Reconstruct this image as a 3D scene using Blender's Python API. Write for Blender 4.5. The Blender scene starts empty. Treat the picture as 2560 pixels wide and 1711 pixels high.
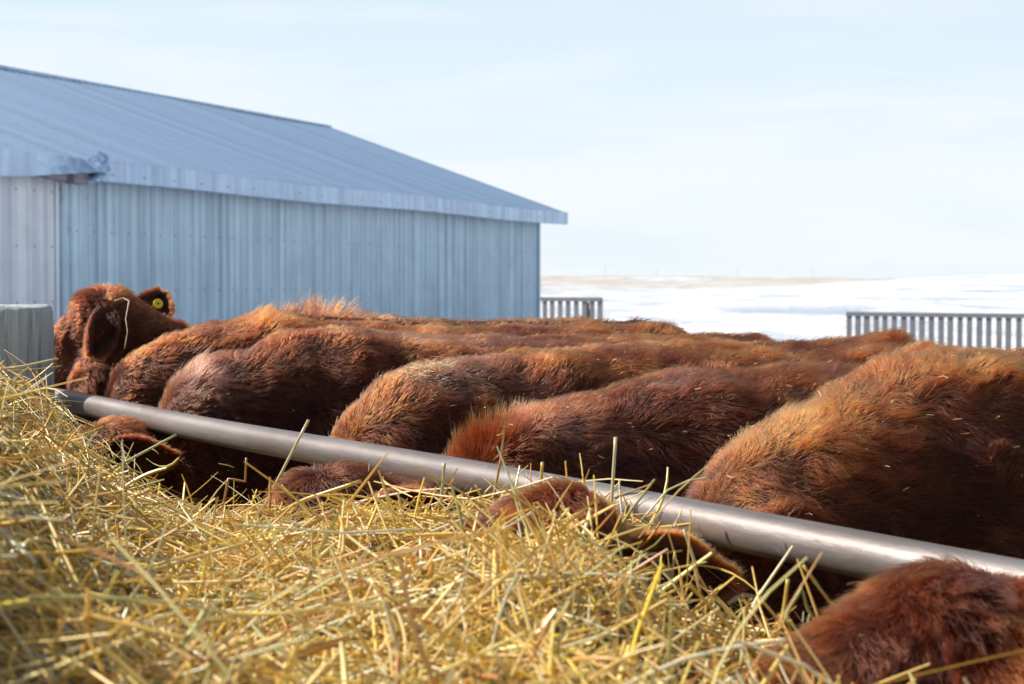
import bpy, math, random
import numpy as np
from mathutils import Vector

scene = bpy.context.scene
COL = scene.collection
R = math.radians

# ------------------------------------------------------------------ camera
EYE = 1.5
cam_d = bpy.data.cameras.new("camera")
cam = bpy.data.objects.new("camera", cam_d)
COL.objects.link(cam)
cam.location = (0, 0, EYE)
cam.rotation_euler = (R(90 - 1.82), 0, 0)
cam_d.sensor_width = 36.0
cam_d.lens = 67.2
cam_d.clip_start = 0.05
cam_d.clip_end = 12000
cam_d.dof.use_dof = True
cam_d.dof.focus_distance = 4.3
cam_d.dof.aperture_fstop = 9.0
scene.camera = cam

# ------------------------------------------------------------------ sky and sun
SUN_AZ, SUN_EL = -78.0, 40.0          # azimuth clockwise from +Y
world = bpy.data.worlds.new("World")
scene.world = world
world.use_nodes = True
wn, wl = world.node_tree.nodes, world.node_tree.links
wn.clear()
w_out = wn.new("ShaderNodeOutputWorld")
w_bg = wn.new("ShaderNodeBackground")
w_bg.inputs["Strength"].default_value = 0.064
sky = wn.new("ShaderNodeTexSky")
sky.sky_type = 'NISHITA'
sky.sun_disc = False
sky.sun_elevation = R(SUN_EL)
sky.sun_rotation = R(SUN_AZ)
sky.altitude = 900
sky.air_density = 1.0
sky.dust_density = 0.6
sky.ozone_density = 1.5
# thin streaky high cloud mixed into the sky
w_tc = wn.new("ShaderNodeTexCoord")
w_map = wn.new("ShaderNodeMapping")
w_map.inputs["Scale"].default_value = (2.2, 2.2, 16.0)
w_map.inputs["Rotation"].default_value = (0.0, R(5), 0.0)
w_no = wn.new("ShaderNodeTexNoise")
w_no.inputs["Scale"].default_value = 1.7
w_no.inputs["Detail"].default_value = 6
w_no.inputs["Roughness"].default_value = 0.55
w_no.inputs["Distortion"].default_value = 0.35
w_rmp = wn.new("ShaderNodeValToRGB")
w_rmp.color_ramp.elements[0].position = 0.40
w_rmp.color_ramp.elements[0].color = (0.22, 0.22, 0.22, 1)
w_rmp.color_ramp.elements[1].position = 0.58
w_rmp.color_ramp.elements[1].color = (0.98, 0.98, 0.98, 1)
w_mix = wn.new("ShaderNodeMixRGB")
w_veil = wn.new("ShaderNodeMixRGB")
w_veil.inputs["Color1"].default_value = (6.9, 8.2, 9.0, 1)
w_veil.inputs["Color2"].default_value = (8.3, 8.75, 9.15, 1)
wl.new(w_tc.outputs["Generated"], w_map.inputs["Vector"])
wl.new(w_map.outputs["Vector"], w_no.inputs["Vector"])
wl.new(w_no.outputs["Fac"], w_rmp.inputs["Fac"])
w_sep = wn.new("ShaderNodeSeparateXYZ")
wl.new(w_tc.outputs["Generated"], w_sep.inputs[0])
w_el = wn.new("ShaderNodeMapRange")            # the veil of cloud thins overhead
w_el.inputs["From Min"].default_value = 0.12; w_el.inputs["From Max"].default_value = 0.55
w_el.inputs["To Min"].default_value = 0.93; w_el.inputs["To Max"].default_value = 0.12
wl.new(w_sep.outputs[2], w_el.inputs["Value"])
w_el2 = wn.new("ShaderNodeMapRange")           # more blue shows higher up
w_el2.inputs["From Min"].default_value = 0.04; w_el2.inputs["From Max"].default_value = 0.16
w_el2.inputs["To Min"].default_value = -0.30; w_el2.inputs["To Max"].default_value = 0.45
wl.new(w_sep.outputs[2], w_el2.inputs["Value"])
w_sub = wn.new("ShaderNodeMath"); w_sub.operation = 'SUBTRACT'; w_sub.use_clamp = True
wl.new(w_rmp.outputs["Color"], w_sub.inputs[0]); wl.new(w_el2.outputs[0], w_sub.inputs[1])
wl.new(w_sub.outputs[0], w_veil.inputs["Fac"])
wl.new(w_veil.outputs["Color"], w_mix.inputs["Color2"])
wl.new(w_el.outputs[0], w_mix.inputs["Fac"])
wl.new(sky.outputs["Color"], w_mix.inputs["Color1"])
wl.new(w_mix.outputs["Color"], w_bg.inputs["Color"])
wl.new(w_bg.outputs["Background"], w_out.inputs["Surface"])

sun_d = bpy.data.lights.new("sun", 'SUN')
sun_d.energy = 5.0
sun_d.angle = R(0.5)
sun_d.color = (1.0, 0.95, 0.87)
sun = bpy.data.objects.new("sun", sun_d)
COL.objects.link(sun)
_az, _el = R(SUN_AZ), R(SUN_EL)
S_DIR = Vector((math.sin(_az) * math.cos(_el), math.cos(_az) * math.cos(_el), math.sin(_el)))
sun.rotation_euler = (-S_DIR).to_track_quat('-Z', 'Y').to_euler()
sun.location = S_DIR * 30

scene.view_settings.view_transform = 'Standard'
scene.view_settings.look = 'None'
scene.view_settings.exposure = 0.82
scene.view_settings.gamma = 1.0
cy = scene.cycles
cy.use_denoising = True
cy.max_bounces = 10
cy.transparent_max_bounces = 8
cy.diffuse_bounces = 4
cy.glossy_bounces = 5
cy.transmission_bounces = 8
cy.caustics_reflective = False
cy.caustics_refractive = False
cy.sample_clamp_indirect = 6.0
try:
    scene.cycles_curves.shape = 'RIBBONS'
    scene.cycles_curves.subdivisions = 2
except Exception:
    pass

# ------------------------------------------------------------------ helpers
def tag(o, label=None, cat=None, group=None, kind=None):
    if label: o["label"] = label
    if cat: o["category"] = cat
    if group: o["group"] = group
    if kind: o["kind"] = kind
    return o

def empty(name, loc, rz=0.0):
    o = bpy.data.objects.new(name, None)
    o.empty_display_size = 0.2
    COL.objects.link(o)
    o.location = loc
    o.rotation_euler = (0, 0, rz)
    return o

def mesh_np(name, verts, quads=None, tris=None, mats=None, parent=None, smooth=True, mat_idx=None):
    """one mesh object from numpy arrays"""
    verts = np.asarray(verts, dtype=np.float32).reshape(-1, 3)
    me = bpy.data.meshes.new(name)
    nq = 0 if quads is None else len(quads)
    nt = 0 if tris is None else len(tris)
    me.vertices.add(len(verts))
    me.vertices.foreach_set("co", verts.ravel())
    loops = []
    if nq: loops.append(np.asarray(quads, dtype=np.int32).ravel())
    if nt: loops.append(np.asarray(tris, dtype=np.int32).ravel())
    loops = np.concatenate(loops)
    me.loops.add(len(loops))
    me.loops.foreach_set("vertex_index", loops)
    starts = np.concatenate([np.arange(nq) * 4, nq * 4 + np.arange(nt) * 3]).astype(np.int32)
    me.polygons.add(nq + nt)
    me.polygons.foreach_set("loop_start", starts)
    me.polygons.foreach_set("use_smooth", np.full(nq + nt, smooth, dtype=bool))
    if mats is not None:
        for m in (mats if isinstance(mats, (list, tuple)) else [mats]):
            me.materials.append(m)
    if mat_idx is not None:
        me.polygons.foreach_set("material_index", np.asarray(mat_idx, dtype=np.int32))
    me.update(calc_edges=True)
    me.validate()
    o = bpy.data.objects.new(name, me)
    COL.objects.link(o)
    if parent is not None:
        o.parent = parent
    return o

class MB:
    """collects simple solids and links them as one mesh"""
    def __init__(s):
        s.v, s.f = [], []
    def box(s, c, size, mat=None):
        x, y, z = size[0] / 2, size[1] / 2, size[2] / 2
        b = len(s.v)
        for dx, dy, dz in ((-1,-1,-1),(1,-1,-1),(1,1,-1),(-1,1,-1),(-1,-1,1),(1,-1,1),(1,1,1),(-1,1,1)):
            p = Vector((dx * x, dy * y, dz * z))
            if mat is not None: p = mat @ p
            s.v.append((p.x + c[0], p.y + c[1], p.z + c[2]))
        for q in ((0,3,2,1),(4,5,6,7),(0,1,5,4),(1,2,6,5),(2,3,7,6),(3,0,4,7)):
            s.f.append(tuple(b + i for i in q))
    def bar(s, a, b_, w, t):
        a, b_ = Vector(a), Vector(b_)
        q = (b_ - a).to_track_quat('X', 'Z').to_matrix()
        s.box((a + b_) / 2, ((b_ - a).length, w, t), q)
    def tube(s, pts, rad, n=12, cap=True):
        pts = [Vector(p) for p in pts]
        base = len(s.v)
        for i, p in enumerate(pts):
            t = (pts[min(i + 1, len(pts) - 1)] - pts[max(i - 1, 0)]).normalized()
            u = t.cross(Vector((0, 0, 1)))
            if u.length < 1e-3: u = Vector((1, 0, 0))
            u.normalize(); w = t.cross(u)
            r = rad[i] if isinstance(rad, (list, tuple)) else rad
            for k in range(n):
                a = 2 * math.pi * k / n
                q = p + u * math.cos(a) * r + w * math.sin(a) * r
                s.v.append(tuple(q))
        for i in range(len(pts) - 1):
            for k in range(n):
                k2 = (k + 1) % n
                s.f.append((base + i * n + k, base + i * n + k2, base + (i + 1) * n + k2, base + (i + 1) * n + k))
        if cap:
            s.f.append(tuple(base + k for k in range(n))[::-1])
            e = base + (len(pts) - 1) * n
            s.f.append(tuple(e + k for k in range(n)))
    def build(s, name, mat, parent=None, smooth=False, bevel=0.0):
        me = bpy.data.meshes.new(name)
        me.from_pydata(s.v, [], s.f)
        me.materials.append(mat)
        me.update()
        if smooth:
            me.polygons.foreach_set("use_smooth", [len(p.vertices) <= 4 for p in me.polygons])
        o = bpy.data.objects.new(name, me)
        COL.objects.link(o)
        if parent is not None: o.parent = parent
        if bevel:
            m = o.modifiers.new("bevel", 'BEVEL'); m.width = bevel; m.segments = 2; m.limit_method = 'ANGLE'
        return o

def wave_noise(P, freq, seed, n=7):
    """smooth pseudo noise in about -1..1"""
    rs = np.random.RandomState(seed)
    out = np.zeros(len(P))
    for i in range(n):
        k = rs.normal(size=3); k /= np.linalg.norm(k)
        out += np.sin((P @ k) * freq * rs.uniform(0.6, 1.6) * 2 * math.pi + rs.uniform(0, 6.28))
    return out / math.sqrt(n) * 0.9

def smoothstep(x, a, b):
    t = np.clip((x - a) / (b - a), 0, 1)
    return t * t * (3 - 2 * t)

def unit(v):
    return v / np.maximum(np.linalg.norm(v, axis=-1, keepdims=True), 1e-9)

# ------------------------------------------------------------------ materials
def new_mat(name):
    m = bpy.data.materials.new(name)
    m.use_nodes = True
    nt = m.node_tree
    nt.nodes.clear()
    out = nt.nodes.new("ShaderNodeOutputMaterial")
    return m, nt, out

class G:
    """small node-graph helper"""
    def __init__(s, nt): s.nt = nt
    def n(s, t, **kw):
        x = s.nt.nodes.new(t)
        for k, v in kw.items():
            if hasattr(x, k): setattr(x, k, v)
            else: x.inputs[k].default_value = v
        return x
    def l(s, a, b): s.nt.links.new(a, b)
    def noise(s, vec, scale, detail=4, rough=0.55, dist=0.0):
        x = s.n("ShaderNodeTexNoise")
        x.inputs["Scale"].default_value = scale; x.inputs["Detail"].default_value = detail
        x.inputs["Roughness"].default_value = rough; x.inputs["Distortion"].default_value = dist
        if vec is not None: s.l(vec, x.inputs["Vector"])
        return x.outputs["Fac"]
    def coords(s, scale=(1, 1, 1), kind="Object"):
        tc = s.n("ShaderNodeTexCoord"); mp = s.n("ShaderNodeMapping")
        mp.inputs["Scale"].default_value = scale
        s.l(tc.outputs[kind], mp.inputs["Vector"])
        return mp.outputs["Vector"]
    def ramp(s, fac, stops):
        x = s.n("ShaderNodeValToRGB")
        cr = x.color_ramp
        while len(cr.elements) < len(stops): cr.elements.new(0.5)
        for e, (p, c) in zip(cr.elements, stops):
            e.position = p; e.color = tuple(c) + (1,) if len(c) == 3 else c
        s.l(fac, x.inputs["Fac"])
        return x.outputs["Color"]
    def mix(s, fac, a, b, blend='MIX'):
        x = s.n("ShaderNodeMixRGB"); x.blend_type = blend
        for inp, v in (("Fac", fac), ("Color1", a), ("Color2", b)):
            if isinstance(v, (int, float)): x.inputs[inp].default_value = v
            elif isinstance(v, tuple): x.inputs[inp].default_value = v + (1,) if len(v) == 3 else v
            else: s.l(v, x.inputs[inp])
        return x.outputs["Color"]
    def math(s, op, a, b=None):
        x = s.n("ShaderNodeMath"); x.operation = op
        for i, v in enumerate((a, b)):
            if v is None: continue
            if isinstance(v, (int, float)): x.inputs[i].default_value = v
            else: s.l(v, x.inputs[i])
        return x.outputs[0]
    def bump(s, h, strength, dist):
        x = s.n("ShaderNodeBump"); x.inputs["Strength"].default_value = strength; x.inputs["Distance"].default_value = dist
        s.l(h, x.inputs["Height"])
        return x.outputs["Normal"]
    def bsdf(s, out, color, rough=0.6, metal=0.0, normal=None, spec=0.5):
        b = s.n("ShaderNodeBsdfPrincipled")
        if isinstance(color, tuple): b.inputs["Base Color"].default_value = color + (1,)
        else: s.l(color, b.inputs["Base Color"])
        for nm, v in (("Roughness", rough), ("Metallic", metal)):
            if isinstance(v, (int, float)): b.inputs[nm].default_value = v
            else: s.l(v, b.inputs[nm])
        b.inputs["Specular IOR Level"].default_value = spec
        if normal is not None: s.l(normal, b.inputs["Normal"])
        if out is not None: s.l(b.outputs[0], out.inputs["Surface"])
        return b

def mat_snow():
    m, nt, out = new_mat("snow"); g = G(nt)
    v = g.coords()
    tc = g.n("ShaderNodeTexCoord")
    sep = g.n("ShaderNodeSeparateXYZ"); g.l(tc.outputs["Object"], sep.inputs[0])
    dist = g.math('SQRT', g.math('ADD', g.math('MULTIPLY', sep.outputs[0], sep.outputs[0]), g.math('MULTIPLY', sep.outputs[1], sep.outputs[1])))
    # dead grass showing through on the far hill
    mp = g.coords((0.004, 0.0015, 0.004)); n1 = g.noise(mp, 3.0, 6, 0.62)
    far = g.n("ShaderNodeMapRange"); far.inputs["From Min"].default_value = 620; far.inputs["From Max"].default_value = 1000
    g.l(dist, far.inputs["Value"])
    thr = g.ramp(n1, [(0.36, (0, 0, 0)), (0.56, (1, 1, 1))])
    fac = g.math('MULTIPLY', g.math('MULTIPLY', thr, far.outputs[0]), 0.75)
    # tufts poking through the nearer slope
    mp2 = g.coords((0.16, 0.045, 0.2)); n2 = g.noise(mp2, 1.0, 8, 0.7, 0.6)
    tuft = g.ramp(n2, [(0.54, (0, 0, 0)), (0.68, (1, 1, 1))])
    nearm = g.n("ShaderNodeMapRange"); nearm.inputs["From Min"].default_value = 430; nearm.inputs["From Max"].default_value = 120
    g.l(dist, nearm.inputs["Value"])
    east = g.n("ShaderNodeMapRange"); east.inputs["From Min"].default_value = 5; east.inputs["From Max"].default_value = 30
    g.l(sep.outputs[0], east.inputs["Value"])
    fac2 = g.math('MULTIPLY', g.math('MULTIPLY', g.math('MULTIPLY', tuft, nearm.outputs[0]), east.outputs[0]), 0.8)
    n3 = g.ramp(g.noise(g.coords((0.10, 0.022, 0.1)), 1.0, 7, 0.62, 0.5), [(0.36, (0, 0, 0)), (0.56, (1, 1, 1))])
    base = g.mix(n3, (0.31, 0.35, 0.42), (0.585, 0.595, 0.615))  # bluish drift shading is put into the snow colour as noise streaks
    c = g.mix(fac, base, (0.36, 0.30, 0.22))
    c = g.mix(fac2, c, (0.24, 0.23, 0.24))
    g.bsdf(out, c, 0.75, spec=0.2, normal=g.bump(g.noise(g.coords((0.6, 0.25, 0.6)), 1.0, 6), 0.6, 0.8))
    return m

def mat_yard():
    m, nt, out = new_mat("trampled_dirt"); g = G(nt)
    n = g.noise(g.coords(), 2.2, 8, 0.65)
    c = g.ramp(n, [(0.3, (0.030, 0.022, 0.016)), (0.55, (0.075, 0.055, 0.036)), (0.75, (0.20, 0.15, 0.09))])
    g.bsdf(out, c, 0.9, normal=g.bump(g.noise(g.coords(), 9, 6), 0.8, 0.06))
    return m

def mat_sheet(name, base, dirt, dirt_amt, streak, screws=None, rust=False, rough=0.45, metal=0.25, blotch=0.40, shine=0.65):
    """weathered painted sheet steel; X along the barn, Z up"""
    m, nt, out = new_mat(name); g = G(nt)
    tc = g.n("ShaderNodeTexCoord")
    sep = g.n("ShaderNodeSeparateXYZ"); g.l(tc.outputs["Object"], sep.inputs[0])
    n1 = g.noise(g.coords(streak), 1.0, 6, 0.62)
    n2 = g.noise(g.coords((1.3, 1.3, 1.3)), 1.0, 5, 0.6)
    c = g.mix(g.ramp(n1, [(0.33, (1, 1, 1)), (0.62, (0, 0, 0))]), base, dirt)
    c = g.mix(dirt_amt, base, c)
    n4 = g.noise(g.coords((4.2, 4.2, 0.05)), 1.0, 2)
    c = g.mix(g.math('MULTIPLY', g.ramp(n4, [(0.35, (0, 0, 0)), (0.68, (1, 1, 1))]), shine), c, tuple(min(1, x * 1.5 + 0.04) for x in base))
    c = g.mix(g.math('MULTIPLY', g.ramp(n2, [(0.45, (0, 0, 0)), (0.75, (1, 1, 1))]), blotch), c, tuple(x * 0.62 for x in base))
    if rust:
        rn = g.noise(g.coords((3, 3, 1.4)), 1.6, 6, 0.7)
        near = g.n("ShaderNodeMapRange"); near.inputs["From Min"].default_value = -21.8; near.inputs["From Max"].default_value = -24
        g.l(sep.outputs[0], near.inputs["Value"])
        rf = g.math('MULTIPLY', g.ramp(rn, [(0.60, (0, 0, 0)), (0.68, (1, 1, 1))]), near.outputs[0])
        c = g.mix(g.math('MULTIPLY', rf, 0.85), c, (0.20, 0.085, 0.03))
    if screws:
        px, pr, axis, r = screws
        fx = g.math('ABSOLUTE', g.math('SUBTRACT', g.math('FRACT', g.math('DIVIDE', sep.outputs[0], px)), 0.5))
        fr = g.math('ABSOLUTE', g.math('SUBTRACT', g.math('FRACT', g.math('DIVIDE', sep.outputs[axis], pr)), 0.5))
        dd = g.math('ADD', g.math('POWER', g.math('MULTIPLY', fx, px), 2.0), g.math('POWER', g.math('MULTIPLY', fr, pr), 2.0))
        dot = g.math('LESS_THAN', dd, r * r)
        c = g.mix(g.math('MULTIPLY', dot, 0.8), c, (0.05, 0.055, 0.07))
    g.bsdf(out, c, rough, metal, spec=0.4, normal=g.bump(n2, 0.15, 0.05))
    return m

def mat_wood(name, light, dark, axis_scale, bump=0.4):
    m, nt, out = new_mat(name); g = G(nt)
    n = g.noise(g.coords(axis_scale), 1.0, 8, 0.65, 1.2)
    n2 = g.noise(g.coords((3, 3, 2)), 1.0, 4)
    c = g.ramp(n, [(0.34, dark), (0.44, tuple((a + b) / 2 for a, b in zip(light, dark))), (0.62, light)])
    c = g.mix(g.math('MULTIPLY', n2, 0.5), c, tuple(x * 0.7 for x in light))
    g.bsdf(out, c, 0.85, spec=0.25, normal=g.bump(n, bump, 0.006))
    return m

def mat_pipe():
    m, nt, out = new_mat("bare_steel"); g = G(nt)
    n1 = g.noise(g.coords((2.5, 9, 9)), 1.0, 7, 0.65)
    n2 = g.noise(g.coords((14, 60, 60)), 1.0, 5, 0.6)
    c = g.ramp(n1, [(0.25, (0.125, 0.10, 0.088)), (0.5, (0.195, 0.172, 0.162)), (0.75, (0.25, 0.23, 0.222))])
    c = g.mix(g.math('MULTIPLY', g.ramp(n2, [(0.55, (0, 0, 0)), (0.72, (1, 1, 1))]), 0.5), c, (0.16, 0.105, 0.085))
    n3 = g.noise(g.coords((0.8, 30, 30)), 1.0, 6, 0.7)
    c = g.mix(g.math('MULTIPLY', g.ramp(n3, [(0.42, (0, 0, 0)), (0.62, (1, 1, 1))]), 0.55), c, (0.13, 0.10, 0.085))
    n4 = g.noise(g.coords((40, 5, 40)), 1.0, 3, 0.5)
    c = g.mix(g.math('MULTIPLY', g.ramp(n4, [(0.70, (0, 0, 0)), (0.76, (1, 1, 1))]), 0.5), c, (0.45, 0.44, 0.44))
    rgh = g.n("ShaderNodeMapRange"); rgh.inputs["To Min"].default_value = 0.38; rgh.inputs["To Max"].default_value = 0.54
    g.l(n1, rgh.inputs["Value"])
    g.bsdf(out, c, rgh.outputs[0], 0.55, normal=g.bump(n2, 0.35, 0.003))
    return m

def mat_plain(name, col, rough=0.6, metal=0.0, spec=0.5):
    m, nt, out = new_mat(name); g = G(nt)
    n = g.noise(g.coords(), 18, 4)
    c = g.mix(g.math('MULTIPLY', n, 0.6), col, tuple(x * 0.6 for x in col))
    g.bsdf(out, c, rough, metal, spec=spec)
    return m

def mat_hide():
    m, nt, out = new_mat("hide"); g = G(nt)
    n = g.noise(g.coords(), 14, 5, 0.6)
    c = g.ramp(n, [(0.3, (0.028, 0.009, 0.005)), (0.7, (0.075, 0.022, 0.009))])
    g.bsdf(out, c, 0.8, spec=0.15, normal=g.bump(g.noise(g.coords(), 60, 3), 0.5, 0.01))
    return m

def mat_fur():
    m, nt, out = new_mat("red_fur"); g = G(nt)
    at = g.n("ShaderNodeAttribute", attribute_name="tint")
    du = g.n("ShaderNodeAttribute", attribute_name="dust")
    hi = g.n("ShaderNodeHairInfo")
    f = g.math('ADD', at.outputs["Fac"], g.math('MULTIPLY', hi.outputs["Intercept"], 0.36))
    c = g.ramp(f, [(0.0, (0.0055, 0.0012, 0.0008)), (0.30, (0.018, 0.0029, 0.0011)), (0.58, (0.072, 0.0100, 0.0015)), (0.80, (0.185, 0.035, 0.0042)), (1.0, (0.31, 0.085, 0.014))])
    c = g.mix(g.math('MULTIPLY', du.outputs["Fac"], 0.8), c, (0.20, 0.16, 0.14))
    h = g.n("ShaderNodeBsdfHairPrincipled")
    h.parametrization = 'COLOR'
    g.l(c, h.inputs["Color"])
    h.inputs["Roughness"].default_value = 0.38
    h.inputs["Radial Roughness"].default_value = 0.45
    h.inputs["Coat"].default_value = 0.0
    h.inputs["IOR"].default_value = 1.42
    g.l(h.outputs[0], out.inputs["Surface"])
    return m

def mat_straw():
    m, nt, out = new_mat("dry_straw"); g = G(nt)
    at = g.n("ShaderNodeAttribute", attribute_name="straw")
    n = g.noise(g.coords(), 45, 3)
    c = g.mix(g.math('MULTIPLY', n, 0.22), at.outputs["Color"], (0.50, 0.32, 0.10))
    b = g.bsdf(None, c, 0.32, spec=0.6)
    t = g.n("ShaderNodeBsdfTranslucent"); g.l(c, t.inputs["Color"])
    mx = g.n("ShaderNodeMixShader"); mx.inputs["Fac"].default_value = 0.30
    g.l(b.outputs[0], mx.inputs[1]); g.l(t.outputs[0], mx.inputs[2]); g.l(mx.outputs[0], out.inputs["Surface"])
    return m

def mat_core():
    m, nt, out = new_mat("packed_hay"); g = G(nt)
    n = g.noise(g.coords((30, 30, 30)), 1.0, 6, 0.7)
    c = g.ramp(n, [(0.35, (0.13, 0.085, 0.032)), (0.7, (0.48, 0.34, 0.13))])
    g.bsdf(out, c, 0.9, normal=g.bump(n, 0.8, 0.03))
    return m

M = dict(
    snow=mat_snow(), yard=mat_yard(), fur=mat_fur(), hide=mat_hide(), straw=mat_straw(), core=mat_core(), pipe=mat_pipe(),
    wall=mat_sheet("blue_wall_sheet", (0.455, 0.59, 0.735), (0.225, 0.285, 0.35), 0.70, (7, 7, 0.35), screws=(0.5, 0.9, 2, 0.016), rust=True),
    roof=mat_sheet("roof_sheet", (0.243, 0.348, 0.495), (0.172, 0.248, 0.358), 0.75, (1.5, 0.02, 0.02), screws=(0.5, 0.75, 1, 0.033), rough=0.5, metal=0.2, blotch=0.0, shine=0.0),
    fascia=mat_sheet("fascia_sheet", (0.42, 0.54, 0.74), (0.31, 0.40, 0.55), 0.5, (1.2, 1, 0.4), screws=(0.9, 9.0, 1, 0.0)),
    door=mat_sheet("pale_sheet", (0.62, 0.65, 0.76), (0.50, 0.50, 0.57), 0.6, (5, 5, 0.2), screws=(0.45, 0.8, 2, 0.016)),
    lumber=mat_wood("painted_lumber", (0.34, 0.31, 0.36), (0.20, 0.14, 0.14), (3, 12, 12)),
    post=mat_wood("weathered_post", (0.54, 0.58, 0.56), (0.10, 0.10, 0.10), (34, 34, 1.4), 0.9),
    board=mat_wood("grey_board", (0.175, 0.175, 0.19), (0.09, 0.089, 0.096), (12, 12, 0.8)),
    pole=mat_plain("pole_wood", (0.25, 0.24, 0.25), 0.9),
    tag=mat_plain("yellow_plastic", (0.78, 0.62, 0.012), 0.4),
    hoof=mat_plain("hoof_horn", (0.03, 0.025, 0.02), 0.6),
    eye=mat_plain("dark_eye", (0.012, 0.008, 0.006), 0.08),
    nose=mat_plain("muzzle_skin", (0.16, 0.085, 0.07), 0.45),
    flesh=mat_plain("ear_rim", (0.10, 0.035, 0.025), 0.55),
)

# ------------------------------------------------------------------ terrain: one sheet to the horizon
def terrain_h(x, y):
    r = np.hypot(x, y); az = np.degrees(np.arctan2(x, y))
    rr = [0, 22, 40, 58, 150, 300, 500, 800, 1300, 2000, 3000, 6000]
    left = np.interp(r, rr, [0, 0, -.35, -.85, -.95, -1.6, -2.2, -2.9, 1.5, 7.2, 6.0, 0])
    right = np.interp(r, rr, [0, 0, -.5, -1.05, -.75, 0.35, 3.4, 2.6, 0.5, 2.5, 2.0, 0])
    k = smoothstep(az, 2.5, 15.5)
    h = left * (1 - k) + right * k
    P = np.stack([x, y, np.zeros_like(x)], -1).reshape(-1, 3)
    n = wave_noise(P, 0.012, 3).reshape(x.shape) * 0.12 * smoothstep(r, 60, 140)
    n += wave_noise(P, 0.0016, 5).reshape(x.shape) * 0.9 * smoothstep(r, 700, 1600)
    return h + n

def build_terrain():
    rad = np.concatenate([np.linspace(0.5, 60, 50), np.geomspace(63, 6000, 110)])
    ang = np.radians(np.concatenate([np.arange(-180, -30, 6), np.arange(-30, 30, 0.6), np.arange(30, 180, 6)]))
    A, Rr = np.meshgrid(ang, rad)
    X, Y = np.sin(A) * Rr, np.cos(A) * Rr
    Z = terrain_h(X, Y)
    V = np.stack([X, Y, Z], -1).reshape(-1, 3)
    na, nr = len(ang), len(rad)
    i, j = np.meshgrid(np.arange(nr - 1), np.arange(na), indexing='ij')
    j2 = (j + 1) % na
    Q = np.stack([i * na + j, i * na + j2, (i + 1) * na + j2, (i + 1) * na + j], -1).reshape(-1, 4)[:, ::-1]
    V = np.vstack([V, [[0, 0, 0]]])
    T = np.stack([np.full(na, len(V) - 1), (np.arange(na) + 1) % na, np.arange(na)], -1)[:, ::-1]
    tag(mesh_np("snow_field", V, Q, T, M["snow"]), kind="structure")

def build_yard():
    n = 48
    a = np.linspace(0, 2 * math.pi, n, endpoint=False)
    rr = 1 + 0.08 * np.sin(3 * a + 1) + 0.05 * np.sin(7 * a)
    V = np.vstack([np.stack([-1 + 9.5 * rr * np.cos(a), 6 + 9.0 * rr * np.sin(a), np.full(n, 0.012)], -1), [[-1, 6, 0.012]]])
    T = np.stack([np.full(n, n), np.arange(n), (np.arange(n) + 1) % n], -1)
    tag(mesh_np("pen_ground", V, None, T, M["yard"]), kind="structure")

build_terrain()
build_yard()

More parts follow.
